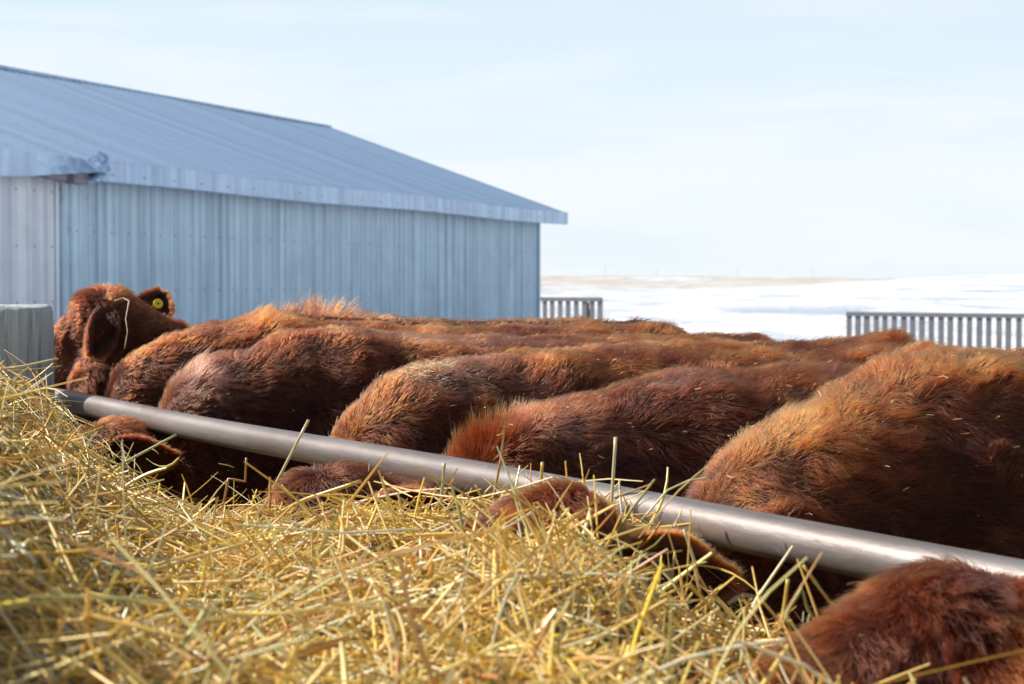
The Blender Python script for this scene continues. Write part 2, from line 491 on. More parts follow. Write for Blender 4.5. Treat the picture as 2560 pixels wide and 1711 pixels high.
# ------------------------------------------------------------------ barn
def build_barn():
    # local X runs along the barn (0 at the far eave corner), local Y points out of the long wall
    ax = Vector((0.329, 0.944))
    # the long axis of the barn becomes local X, outward normal is local -Y
    rz = math.atan2(ax.y, ax.x)
    root = empty("barn", (1.43, 50.0, 0.0), rz)
    tag(root, "long low barn of blue ribbed sheet metal with a torn eave behind the cattle", "barn")
    L, EH, W, RISE = 33.0, 3.26, 6.75, 2.40
    P = 0.25
    # ribbed sheets: the rib profile runs along X
    def rib(x):
        ph = (x / P) % 1.0
        return 0.035 * np.clip(np.minimum((ph - 0.08) / 0.10, (0.42 - ph) / 0.10), 0, 1)
    xs = np.arange(-L, 0.001, P / 10)
    # roof, both slopes
    ys = np.linspace(0, 1, 12)
    for sgn, nm in ((1, "roof"),):
        V = []; Q = []
        nx = len(xs)
        rv = rib(xs)
        prof = [(0.0, 0.0)] + [(W * t, RISE * t) for t in np.linspace(0.02, 1, 10)] + [(W + W * t, RISE * (1 - t)) for t in np.linspace(0.1, 1, 8)]
        sl = math.hypot(W, RISE); nz = W / sl; ny = RISE / sl
        for (yy, zz) in prof:
            side = 1 if yy <= W else -1
            sag = 0.016 * np.sin(xs * 0.55 + 0.8) * (1 - abs(yy - W) / W)
            V.append(np.stack([xs, yy - side * ny * rv, EH + zz + nz * rv + sag], -1))
        V = np.concatenate(V)
        for a in range(len(prof) - 1):
            i = np.arange(nx - 1)
            Q.append(np.stack([a * nx + i, a * nx + i + 1, (a + 1) * nx + i + 1, (a + 1) * nx + i], -1))
        roof = mesh_np("roof", V, np.concatenate(Q), None, M["roof"], root, smooth=False)
    m = MB()
    for k in range(int(L / 3)):
        x0 = -L + 3 * k
        m.bar((x0, W - 0.13, EH + RISE + 0.005), (x0 + 3.0 - 0.004, W - 0.13, EH + RISE + 0.005), 0.30, 0.012)
    m2 = MB()
    m2.tube([(-L, W, EH + RISE + 0.03), (-0.02, W, EH + RISE + 0.03)], 0.05, 10)
    m2.build("ridge_cap", M["fascia"], roof, smooth=True)
    # wall with ribs
    ov = 0.5; gab = 0.95
    xw = np.arange(-L + gab, -gab + 0.001, P / 10)
    rw = rib(xw) * 1.25
    zs = [-1.6, 0.4, 1.6, 2.4, EH - 0.02]
    V = np.concatenate([np.stack([xw, ov - rw, np.full_like(xw, z)], -1) for z in zs])
    Q = []
    nx = len(xw); i = np.arange(nx - 1)
    for a in range(len(zs) - 1):
        Q.append(np.stack([a * nx + i, a * nx + i + 1, (a + 1) * nx + i + 1, (a + 1) * nx + i], -1))
    mesh_np("wall", V, np.concatenate(Q), None, M["wall"], root, smooth=False)
    for x in (-gab - 0.06, -L + gab + 0.06):     # gable walls as thick sheets
        g = MB()
        b = len(g.v)
        pts = [(ov + 0.02, -1.6), (2 * W - ov, -1.6), (2 * W - ov, EH + 0.02), (W, EH + RISE * (1 - ov / W) + 0.02), (ov + 0.02, EH + 0.02)]
        for dx in (-0.03, 0.03):
            for (y, z) in pts: g.v.append((x + dx, y, z))
        n = len(pts)
        g.f.append(tuple(b + k for k in range(n))); g.f.append(tuple(b + n + k for k in range(n))[::-1])
        for k in range(n):
            g.f.append((b + k, b + n + k, b + n + (k + 1) % n, b + (k + 1) % n))
        g.build("gable_wall", M["wall"], root)
    g = MB(); g.box((-L / 2, 2 * W - ov - 0.03, 0.8), (L - 2 * gab, 0.06, 4.8)); g.build("rear_wall", M["wall"], root)
    # soffit and corner trim
    g = MB(); g.box((-L / 2, ov / 2 + 0.02, EH - 0.20), (L - 0.1, ov - 0.06, 0.02)); g.build("soffit", M["lumber"], root)
    g = MB(); g.box((-gab + 0.01, ov - 0.025, 0.8), (0.10, 0.10, 4.75)); g.build("corner_trim", M["wall"], root, bevel=0.008)
    # long fascia, slightly wavy, from the tear to the far corner
    XT = -23.1
    xf = np.linspace(XT, 0.0, 120)
    wob = 0.012 * np.sin(xf * 1.9) + 0.006 * np.sin(xf * 5.1 + 1)
    sag = 0.016 * np.sin(xf * 0.55 + 0.8)
    rows = [(0.05, 0.03), (-0.03, 0.028), (-0.035, 0.0), (-0.036, -0.27), (-0.032, -0.29), (0.06, -0.295)]
    V = np.concatenate([np.stack([xf, y + (wob if y < 0 else 0 * wob), EH + z + sag], -1) for y, z in rows])
    i = np.arange(len(xf) - 1); Q = []
    for a in range(len(rows) - 1):
        Q.append(np.stack([a * 120 + i, a * 120 + i + 1, (a + 1) * 120 + i + 1, (a + 1) * 120 + i], -1)[:, ::-1])
    mesh_np("fascia", V, np.concatenate(Q), None, M["fascia"], root, smooth=False)
    g = MB()
    for k in range(25):
        g.tube([(XT + 0.5 + 0.92 * k, -0.034 , EH - 0.17), (XT + 0.5 + 0.92 * k, -0.052, EH - 0.17)], 0.010, 6)
    fs = g.build("fascia_screw", M["board"], root); fs["kind"] = "stuff"
    g = MB(); g.box((-0.02, W / 2, EH + RISE / 2 - 0.13), (0.035, math.hypot(W, RISE), 0.20), Vector((1, 0, 0)).to_track_quat('X', 'Z').to_matrix() if False else __import__('mathutils').Matrix.Rotation(math.atan2(RISE, W), 3, 'X'))
    g.build("rake_trim", M["fascia"], root)
    # torn, buckled fascia towards the near end
    rs = np.random.RandomState(4)
    nu, nv = 130, 14
    U, Vv = np.meshgrid(np.linspace(0, 1, nu), np.linspace(0, 1, nv), indexing='ij')
    X = -32.9 + U * (9.85)
    bend = smoothstep(U, 0.75, 1.0)
    Z = EH + 0.03 - Vv * 0.36 * (1 - 0.55 * bend) - 0.05 * bend + 0.05 * bend * (1 - Vv) * np.sin(U * 9)
    Yy = -0.05 - 0.16 * bend * Vv - 0.05 * np.sin(U * 7) * Vv
    cr = wave_noise(np.stack([X, Yy * 0, Z * 1.0], -1).reshape(-1, 3), 1.5, 8).reshape(U.shape)
    cr2 = wave_noise(np.stack([X, Yy * 0, Z], -1).reshape(-1, 3), 4.5, 9).reshape(U.shape)
    Yy += (0.040 * np.abs(cr) + 0.010 * np.abs(cr2)) * bend * -1.5
    Z += 0.015 * cr2 * bend
    V = np.stack([X, Yy, Z], -1).reshape(-1, 3)
    i, j = np.meshgrid(np.arange(nu - 1), np.arange(nv - 1), indexing='ij')
    Q = np.stack([i * nv + j, (i + 1) * nv + j, (i + 1) * nv + j + 1, i * nv + j + 1], -1).reshape(-1, 4)
    o = mesh_np("torn_fascia", V, Q, None, M["fascia"], root, smooth=False)
    o["label"] = "buckled torn strip of eave flashing peeling off the barn"
    # crumpled end of the strip
    nu, nv = 26, 10
    U, Vv = np.meshgrid(np.linspace(0, 1, nu), np.linspace(0, 1, nv), indexing='ij')
    X = XT - 0.16 + 0.26 * Vv + 0.12 * np.sin(U * 5)
    Z = EH + 0.11 - U * 0.40 - 0.05 * np.cos(Vv * 6)
    Yy = -0.06 - 0.10 * np.abs(np.sin(Vv * 6 + U * 3)) - 0.05 * np.abs(np.sin(U * 11))
    V = np.stack([X, Yy, Z], -1).reshape(-1, 3)
    i, j = np.meshgrid(np.arange(nu - 1), np.arange(nv - 1), indexing='ij')
    Q = np.stack([i * nv + j, (i + 1) * nv + j, (i + 1) * nv + j + 1, i * nv + j + 1], -1).reshape(-1, 4)
    mesh_np("crumpled_flashing", V, Q, None, M["fascia"], root, smooth=False)
    g = MB(); g.box((XT - 0.42, 0.02, EH - 0.24), (0.36, 0.18, 0.22)); g.build("rafter_end", M["lumber"], root, bevel=0.01)
    g = MB(); g.bar((-25.4, 0.12, EH - 0.10), (XT - 0.72, 0.02, EH - 0.25), 0.10, 0.17); g.build("eave_board", M["lumber"], root, bevel=0.01)
    # pale sliding door hanging proud of the wall
    xd = np.arange(-28.5, -23.56, 0.02)
    ph = (xd / 0.45) % 1.0
    rd = 0.03 * np.clip(np.minimum((ph - 0.1) / 0.05, (0.30 - ph) / 0.05), 0, 1) + 0.008 * np.clip(np.minimum((ph - 0.5) / 0.03, (0.62 - ph) / 0.03), 0, 1)
    V = np.concatenate([np.stack([xd, ov - 0.14 - rd, np.full_like(xd, z)], -1) for z in (-1.4, 1.0, EH - 0.22)] + [np.stack([xd, np.full_like(xd, ov - 0.02), np.full_like(xd, z)], -1) for z in (EH - 0.22, -1.4)])
    nx = len(xd); i = np.arange(nx - 1)
    Q = np.concatenate([np.stack([a * nx + i, a * nx + i + 1, (a + 1) * nx + i + 1, (a + 1) * nx + i], -1) for a in range(4)])
    d = mesh_np("sliding_door", V, Q, None, M["door"], root, smooth=False)
    g = MB(); g.box((-23.525, ov - 0.10, 0.80), (0.07, 0.15, 4.3)); g.build("door_edge", M["door"], d, bevel=0.01)
    return root

barn = build_barn()

# ------------------------------------------------------------------ slatted windbreak fences
def windbreak(a, b, top, height, label):
    a, b = Vector(a), Vector(b)
    d = b - a
    rz = math.atan2(d.y, d.x)
    base = top - height
    root = empty("windbreak_fence", (a.x, a.y, base), rz)
    tag(root, label, "fence", "slatted windbreak fences on the snow")
    Ln = d.length
    rnd = random.Random(int(Ln * 10))
    sl = MB(); n = int(Ln / 0.30)
    for k in range(n + 1):
        x = 0.08 + k * 0.30 + rnd.uniform(-0.012, 0.012)
        w = rnd.uniform(0.155, 0.180)
        sl.bar((x + rnd.uniform(-.006, .006), 0, 0.02), (x, 0, height - 0.03), 0.028, w)
    sl.build("slat_panel", M["board"], root)
    for z, nm in ((height - 0.065, "top_rail"), (height * 0.24, "rail"), (0.12, "rail")):
        g = MB(); g.bar((0, -0.035, z), (Ln, -0.035, z), 0.04, 0.13); g.build(nm, M["board"], root)
    for x in (0.6, Ln - 0.6):
        g = MB(); g.bar((x, 0.07, 0.0), (x, 0.07, height - 0.15), 0.09, 0.09)
        g.bar((x, 0.10, height - 0.4), (x, 1.2, 0.0), 0.08, 0.08); g.bar((x, 0.0, 0.04), (x, 1.25, 0.04), 0.08, 0.08)
        g.build("brace", M["board"], root)
windbreak((10.16, 58.0), (16.6, 53.0), 0.575, 1.75, "grey slatted windbreak on the snow beyond the nearest cows at the right")
windbreak((-1.2, 61.0), (2.74, 58.0), 1.01, 1.95, "short grey slatted windbreak end showing beside the barn corner")

# ------------------------------------------------------------------ far utility poles
def utility_pole(x, y, h):
    z = float(terrain_h(np.array([x]), np.array([y]))[0])
    return x, y, z, h
for k, (px, y, lab) in enumerate(((1387, 1900, "tiny far utility pole on the horizon closest to the barn"),
                                 (1505, 2300, "faint far utility pole second along the horizon from the barn"),
                                 (1690, 2500, "faint far utility pole third along the horizon from the barn"),
                                 (1862, 2100, "tiny far utility pole on the horizon furthest from the barn"))):
    x = (px - 1173) / 4378 * y
    z = float(terrain_h(np.array([x]), np.array([float(y)]))[0])
    root = empty("utility_pole", (x, y, z - 0.3))
    tag(root, lab, "utility pole", "utility poles along the horizon")
    g = MB(); g.tube([(0, 0, 0), (0, 0, 10.5)], [0.13, 0.10], 8); g.build("pole", M["pole"], root)
    g = MB(); g.box((0, 0.2, 9.7), (2.4, 0.12, 0.14)); g.build("crossarm", M["pole"], root)

# ------------------------------------------------------------------ post and pipe rail
POST = Vector((-1.69, 6.50, 0))
def build_post():
    n, rings = 40, []
    rs = np.random.RandomState(2)
    zs = [-0.3, 0.3, 0.7, 1.0, 1.2, 1.34, 1.395, 1.412, 1.418]
    sc = [1, 1, 1, 1, 0.995, 0.985, 0.97, 0.93, 0.82]
    a = np.linspace(0, 2 * math.pi, n, endpoint=False)
    lump = 1 + 0.02 * np.sin(3 * a + 0.5) + 0.015 * np.sin(5 * a)
    crack = np.where(np.isin(np.arange(n), [7, 19, 31, 36]), 0.95, 1.0)
    V = []
    for z, s in zip(zs, sc):
        r = 0.126 * s * lump * crack * (1 + rs.normal(0, 0.003, n))
        V.append(np.stack([r * np.cos(a), r * np.sin(a), np.full(n, z) + 0.004 * np.sin(a * 2)], -1))
    V = np.concatenate(V + [np.array([[0, 0, 1.421]])])
    Q = []
    for i in range(len(zs) - 1):
        j = np.arange(n); j2 = (j + 1) % n
        Q.append(np.stack([i * n + j, i * n + j2, (i + 1) * n + j2, (i + 1) * n + j], -1))
    t = (len(zs) - 1) * n
    T = np.stack([np.full(n, len(V) - 1), t + np.arange(n), t + (np.arange(n) + 1) % n], -1)
    o = mesh_np("wooden_post", V, np.concatenate(Q), T, M["post"])
    o.location = POST
    tag(o, "thick weathered round wooden post at the left end of the steel rail", "post")
build_post()

PIPE_A = np.array([-1.54, 6.60]); PIPE_D = np.array([0.4908, -0.8713]); PIPE_Z = 1.0835; PIPE_R = 0.0365
PIPE_N = np.array([-0.8713, -0.4908])        # towards the hay
def build_pipe():
    root = empty("pipe_rail", (PIPE_A[0], PIPE_A[1], PIPE_Z), math.atan2(PIPE_D[1], PIPE_D[0]))
    tag(root, "bare grey steel pipe rail running past the cattle above the hay", "rail")
    g = MB(); n = 60
    pts = [(-0.45 + 7.2 * k / n, 0.003 * math.sin(k * 0.35), 0.004 * math.sin(k * 0.23 + 1)) for k in range(n + 1)]
    g.tube(pts, PIPE_R, 40)
    g.build("pipe", M["pipe"], root, smooth=True)
    w = MB()
    for x in (0.86,):
        k = [(x - 0.003, 0, 0), (x, 0, 0), (x + 0.003, 0, 0)]
        w.tube(k, [PIPE_R + 0.0004, PIPE_R + 0.0012, PIPE_R + 0.0004], 40, cap=False)
    w.build("weld_seam", M["pipe"], root, smooth=True)
build_pipe()

# ------------------------------------------------------------------ cattle
def smin(a, b, k):
    h = np.clip(0.5 + 0.5 * (b - a) / k, 0, 1)
    return b * (1 - h) + a * h - k * h * (1 - h)

def cone(P, a, b, ra, rb, squash=None):
    a = np.asarray(a, float); b = np.asarray(b, float)
    ab = b - a
    t = np.clip(((P - a) @ ab) / (ab @ ab), 0, 1)
    D = P - a - t[:, None] * ab
    if squash is not None:
        ax, s = squash
        comp = D @ ax
        D = D + np.outer(comp * (1 / s - 1), ax)
    return np.linalg.norm(D, axis=1) - (ra + (rb - ra) * t)

def profile(ctrl, lo, hi, n=500, width=0.07):
    xs = np.linspace(lo, hi, n)
    ys = np.interp(xs, [c[0] for c in ctrl], [c[1] for c in ctrl])
    k = max(3, int(width / (hi - lo) * n) | 1)
    ker = np.hanning(k + 2)[1:-1]; ker /= ker.sum()
    yp = np.pad(ys, k // 2, mode='edge')
    return xs, np.convolve(yp, ker, 'valid')

def surface_nets(f, org, h):
    nx, ny, nz = f.shape
    c = [f[i:nx - 1 + i, j:ny - 1 + j, k:nz - 1 + k] for i in (0, 1) for j in (0, 1) for k in (0, 1)]
    off = np.array([(i, j, k) for i in (0, 1) for j in (0, 1) for k in (0, 1)], float)
    neg = np.stack([q < 0 for q in c])
    cnt = neg.sum(0)
    mask = (cnt > 0) & (cnt < 8)
    idx = np.argwhere(mask)
    vals = np.stack([q[mask] for q in c], 1)
    acc = np.zeros((len(idx), 3)); num = np.zeros(len(idx))
    for a in range(8):
        for b in range(a + 1, 8):
            if np.abs(off[a] - off[b]).sum() != 1: continue
            va, vb = vals[:, a], vals[:, b]
            s = (va < 0) != (vb < 0)
            t = np.where(s, va / np.where(s, va - vb, 1), 0)
            acc += np.where(s[:, None], off[a] + t[:, None] * (off[b] - off[a]), 0)
            num += s
    V = org + h * (idx + acc / num[:, None])
    ids = -np.ones(mask.shape, int); ids[mask] = np.arange(len(idx))
    Q = []
    s = f < 0
    for axis in range(3):
        o1, o2 = [a for a in range(3) if a != axis]
        sl0 = [slice(1, -1)] * 3; sl1 = [slice(1, -1)] * 3
        sl0[axis] = slice(0, -1); sl1[axis] = slice(1, None)
        a = s[tuple(sl0)]; b = s[tuple(sl1)]
        e = np.argwhere(a != b)
        if not len(e): continue
        flip = a[tuple(e.T)]
        base = e.copy(); base[:, o1] += 1; base[:, o2] += 1
        def cell(d1, d2):
            q = base.copy(); q[:, o1] += d1; q[:, o2] += d2
            q = np.minimum(q, np.array(mask.shape) - 1)
            return ids[tuple(q.T)]
        q = np.stack([cell(-1, -1), cell(0, -1), cell(0, 0), cell(-1, 0)], 1)
        if axis == 1: flip = ~flip
        q[~flip] = q[~flip][:, ::-1]
        Q.append(q)
    Q = np.concatenate(Q)
    Q = Q[(Q >= 0).all(1)]
    return V, Q

def ear_mesh(base, tip, facing, width, cup):
    """a cupped leaf-shaped ear; returns verts, quads"""
    base, tip, facing = (np.asarray(q, float) for q in (base, tip, facing))
    ax = tip - base; L = np.linalg.norm(ax); ax /= L
    n = facing - ax * (facing @ ax); n /= np.linalg.norm(n)
    sd = np.cross(ax, n)
    nu, nv = 16, 11
    V = []
    for lay in (0, 1):
        for u in np.linspace(0, 1, nu):
            w = width * (0.42 * (1 - u) ** 2 + 1.25 * max(0.0, math.sin(math.pi * min(1.0, 0.12 + 0.88 * u ** 0.95))) ** 1.05 * (1.0 - 0.18 * u)) + 0.003
            for v in np.linspace(-1, 1, nv):
                curl = cup * (1 - 0.55 * u) * (v * v)
                p = base + ax * L * u + sd * w * v * (1 - 0.25 * curl / max(cup, 1e-6)) + n * (curl - cup * 0.5) - n * 0.012 * lay * (1 - v * v) - n * 0.03 * u * u
                V.append(p)
    Q = []
    m = nu * nv
    for i in range(nu - 1):
        for j in range(nv - 1):
            a = i * nv + j
            Q.append((a, a + 1, a + nv + 1, a + nv))
            Q.append((m + a, m + a + nv, m + a + nv + 1, m + a + 1))
    for i in range(nu - 1):
        for j in (0, nv - 1):
            a = i * nv + j
            Q.append((a, a + nv, m + a + nv, m + a) if j == 0 else (a, m + a, m + a + nv, a + nv))
    for j in range(nv - 1):
        a = (nu - 1) * nv + j
        Q.append((a, a + 1, m + a + 1, m + a))
    return np.array(V), np.array(Q)

def cow_shape(c):
    top, dw, d1 = c["top"], c["dw"], c["tail"]
    lo = c.get("d0", 0.0)
    tx, ty = profile(top, lo - 0.1, d1 + 0.1, width=0.06)
    hw = c.get("halfw", 0.31)
    bx, by = profile([(lo, c.get("throat", 0.72)), (dw - 0.25, 0.66), (dw + 0.05, 0.56), (dw + 0.7, 0.52), (dw + 1.15, 0.60), (d1 - 0.12, 0.72), (d1 + .1, 0.80)], lo - 0.1, d1 + 0.1, width=0.2)
    wx, wy = profile([(lo - .1, 0.13), (lo + 0.08, 0.16), (dw - 0.18, 0.215), (dw, 0.25), (dw + 0.35, hw), (dw + 0.75, hw + 0.02), (dw + 1.05, hw + 0.0), (dw + 1.22, hw + 0.005), (d1 - 0.15, 0.25), (d1, 0.19), (d1 + .1, .15)], lo - 0.1, d1 + 0.1, width=0.16)
    h = 0.0185
    org = np.array([min(lo, c["muzzle"][0]) - 0.14, min(-0.44, c["muzzle"][1] - 0.14), -0.02])
    hi = np.array([d1 + 0.14, max(0.44, c["muzzle"][1] + 0.14, c["poll"][1] + 0.16), max(q[1] for q in top + [(0, c["poll"][2] + 0.13)]) + 0.06])
    n = np.ceil((hi - org) / h).astype(int)
    gx, gy, gz = np.meshgrid(*(np.arange(k) for k in n), indexing='ij')
    P = org + h * np.stack([gx, gy, gz], -1).reshape(-1, 3)
    d, y, z = P.T
    T = np.interp(d, tx, ty); B = np.interp(d, bx, by); W = np.interp(d, wx, wy)
    B = np.minimum(B, T - 0.24)
    mid = B * 0.5 + T * 0.5; hh = (T - B) / 2
    zz = (z - mid) / hh
    We = W * (1 - 0.06 * np.clip(zz, 0, 1) + 0.03 * np.clip(-zz, 0, 1))
    ex = 2.2 + 0.9 * smoothstep(d - dw, 0.05, 0.5) * smoothstep(zz, -0.2, 0.3)
    roofz = 0.16 * np.minimum(np.abs(y), 0.32) * smoothstep(zz, 0.2, 0.8) * smoothstep(d - dw, 0.05, 0.4)   # the topline slopes to both sides
    zz = zz + roofz / hh
    e = np.clip((d - (d1 - 0.17)) / 0.17, 0, 3) + np.clip((lo + 0.10 - d) / 0.10, 0, 3)
    r = (np.abs(y / We) ** ex + np.abs(zz) ** ex + e ** ex) ** (1 / ex)
    f = (r - 1) * np.minimum(We, hh) * 0.9
    # hip (hook) bones, pin bones, shoulder blades
    tz = lambda q: float(np.interp(q, tx, ty))
    for s in (-1, 1):
        f = smin(f, cone(P, (dw + 1.10, s * 0.17, tz(dw + 1.12) - 0.085), (dw + 1.18, s * 0.235, tz(dw + 1.15) - 0.115), 0.052, 0.05), 0.07)
        f = smin(f, cone(P, (d1 - 0.10, s * 0.10, tz(d1 - 0.1) - 0.13), (d1 - 0.04, s * 0.09, tz(d1 - 0.1) - 0.18), 0.06, 0.05), 0.08)
        f = smin(f, cone(P, (dw + 0.04, s * 0.10, tz(dw) - 0.10), (dw - 0.10, s * 0.20, 0.92), 0.07, 0.09), 0.08)
        # legs
        sk = c.get("step", 0.0) * s
        f = smin(f, cone(P, (dw - 0.06, s * 0.17, 0.86), (dw + 0.03 + sk, s * 0.16, 0.46), 0.10, 0.055), 0.06)
        f = smin(f, cone(P, (dw + 0.03 + sk, s * 0.16, 0.46), (dw + 0.01 + sk, s * 0.16, 0.12), 0.052, 0.04), 0.03)
        f = smin(f, cone(P, (dw + 0.01 + sk, s * 0.16, 0.12), (dw - 0.04 + sk, s * 0.16, 0.03), 0.042, 0.052), 0.02)
        f = smin(f, cone(P, (dw + 1.28, s * 0.15, 0.98), (dw + 1.14 - sk, s * 0.19, 0.70), 0.19, 0.125), 0.08)
        f = smin(f, cone(P, (dw + 1.14 - sk, s * 0.19, 0.70), (dw + 1.46 - sk, s * 0.16, 0.49), 0.11, 0.058), 0.06)
        f = smin(f, cone(P, (dw + 1.46 - sk, s * 0.16, 0.49), (dw + 1.40 - sk, s * 0.16, 0.12), 0.052, 0.04), 0.03)
        f = smin(f, cone(P, (dw + 1.40 - sk, s * 0.16, 0.12), (dw + 1.35 - sk, s * 0.16, 0.03), 0.042, 0.052), 0.02)
    # tail
    tl = tz(d1 - 0.14) - 0.05
    f = smin(f, cone(P, (d1 - 0.16, 0, tl), (d1 + 0.015, 0, tl - 0.10), 0.045, 0.034), 0.05)
    f = smin(f, cone(P, (d1 + 0.015, 0, tl - 0.10), (d1 + 0.03, 0.02, 0.55), 0.032, 0.022), 0.03)
    f = smin(f, cone(P, (d1 + 0.03, 0.02, 0.55), (d1 + 0.02, 0.02, 0.36), 0.032, 0.03), 0.03)
    # neck and head
    pl, mz = np.array(c["poll"], float), np.array(c["muzzle"], float)
    hd = (mz - pl); HL = np.linalg.norm(hd); hd /= HL
    sd = np.array(c.get("head_side", (0, 1, 0)), float); sd -= hd * (sd @ hd); sd /= np.linalg.norm(sd)
    up = np.cross(hd, sd); up = up if up[2] > 0 or c.get("flip") else -up
    nb = np.array(c.get("neck", (0.15, 0, 0.82)), float)
    hs = c.get("head_scale", 1.0)
    f = smin(f, cone(P, nb, pl - up * 0.03 - hd * 0.02, c.get("nr", 0.17), 0.110 * hs), 0.05)
    f = smin(f, cone(P, pl + hd * 0.02, pl + hd * HL * 0.45 - up * 0.01, 0.126 * hs, 0.116 * hs), 0.05)
    f = smin(f, cone(P, pl + hd * HL * 0.4, mz - hd * 0.05, 0.108 * hs, 0.080), 0.05)
    f = smin(f, cone(P, mz - hd * 0.06 - up * 0.01, mz - hd * 0.035, 0.080, 0.078), 0.03)
    f = smin(f, cone(P, pl + hd * 0.06 - up * 0.11, mz - hd * 0.08 - up * 0.06, 0.085, 0.05), 0.05)
    f = smin(f, cone(P, pl - sd * 0.05 + up * 0.05, pl + sd * 0.05 + up * 0.05, 0.065, 0.065), 0.05)
    for s in (-1, 1):
        br = pl + hd * HL * 0.36 + sd * s * 0.088 + up * 0.045
        f = smin(f, cone(P, br - hd * 0.03, br + hd * 0.025, 0.036, 0.032), 0.04)
    V, Q = surface_nets(f.reshape(n), org, h)
    a_, b_, c_, d_ = (V[Q[:, q]] for q in range(4))
    vol = np.sum(a_ * np.cross(b_, c_)) + np.sum(a_ * np.cross(c_, d_))
    if vol < 0: Q = Q[:, ::-1]
    fr = dict(pl=pl, mz=mz, hd=hd, sd=sd, up=up, HL=HL, tz=tz)
    return V, Q, fr

def add_curves(name, pts, rad, attrs, mat, parent):
    """pts (n,k,3), rad (n,k); attrs: name -> (n,)"""
    n, k, _ = pts.shape
    cu = bpy.data.hair_curves.new(name)
    cu.add_curves([k] * n)
    cu.attributes["position"].data.foreach_set("vector", np.ascontiguousarray(pts, dtype=np.float32).ravel())
    ra = cu.attributes.get("radius") or cu.attributes.new("radius", 'FLOAT', 'POINT')
    ra.data.foreach_set("value", np.ascontiguousarray(rad, dtype=np.float32).ravel())
    for nm, v in attrs.items():
        a = cu.attributes.new(nm, 'FLOAT', 'CURVE')
        a.data.foreach_set("value", np.ascontiguousarray(v, dtype=np.float32))
    cu.materials.append(mat)
    o = bpy.data.objects.new(name, cu)
    COL.objects.link(o)
    if parent is not None: o.parent = parent
    return o

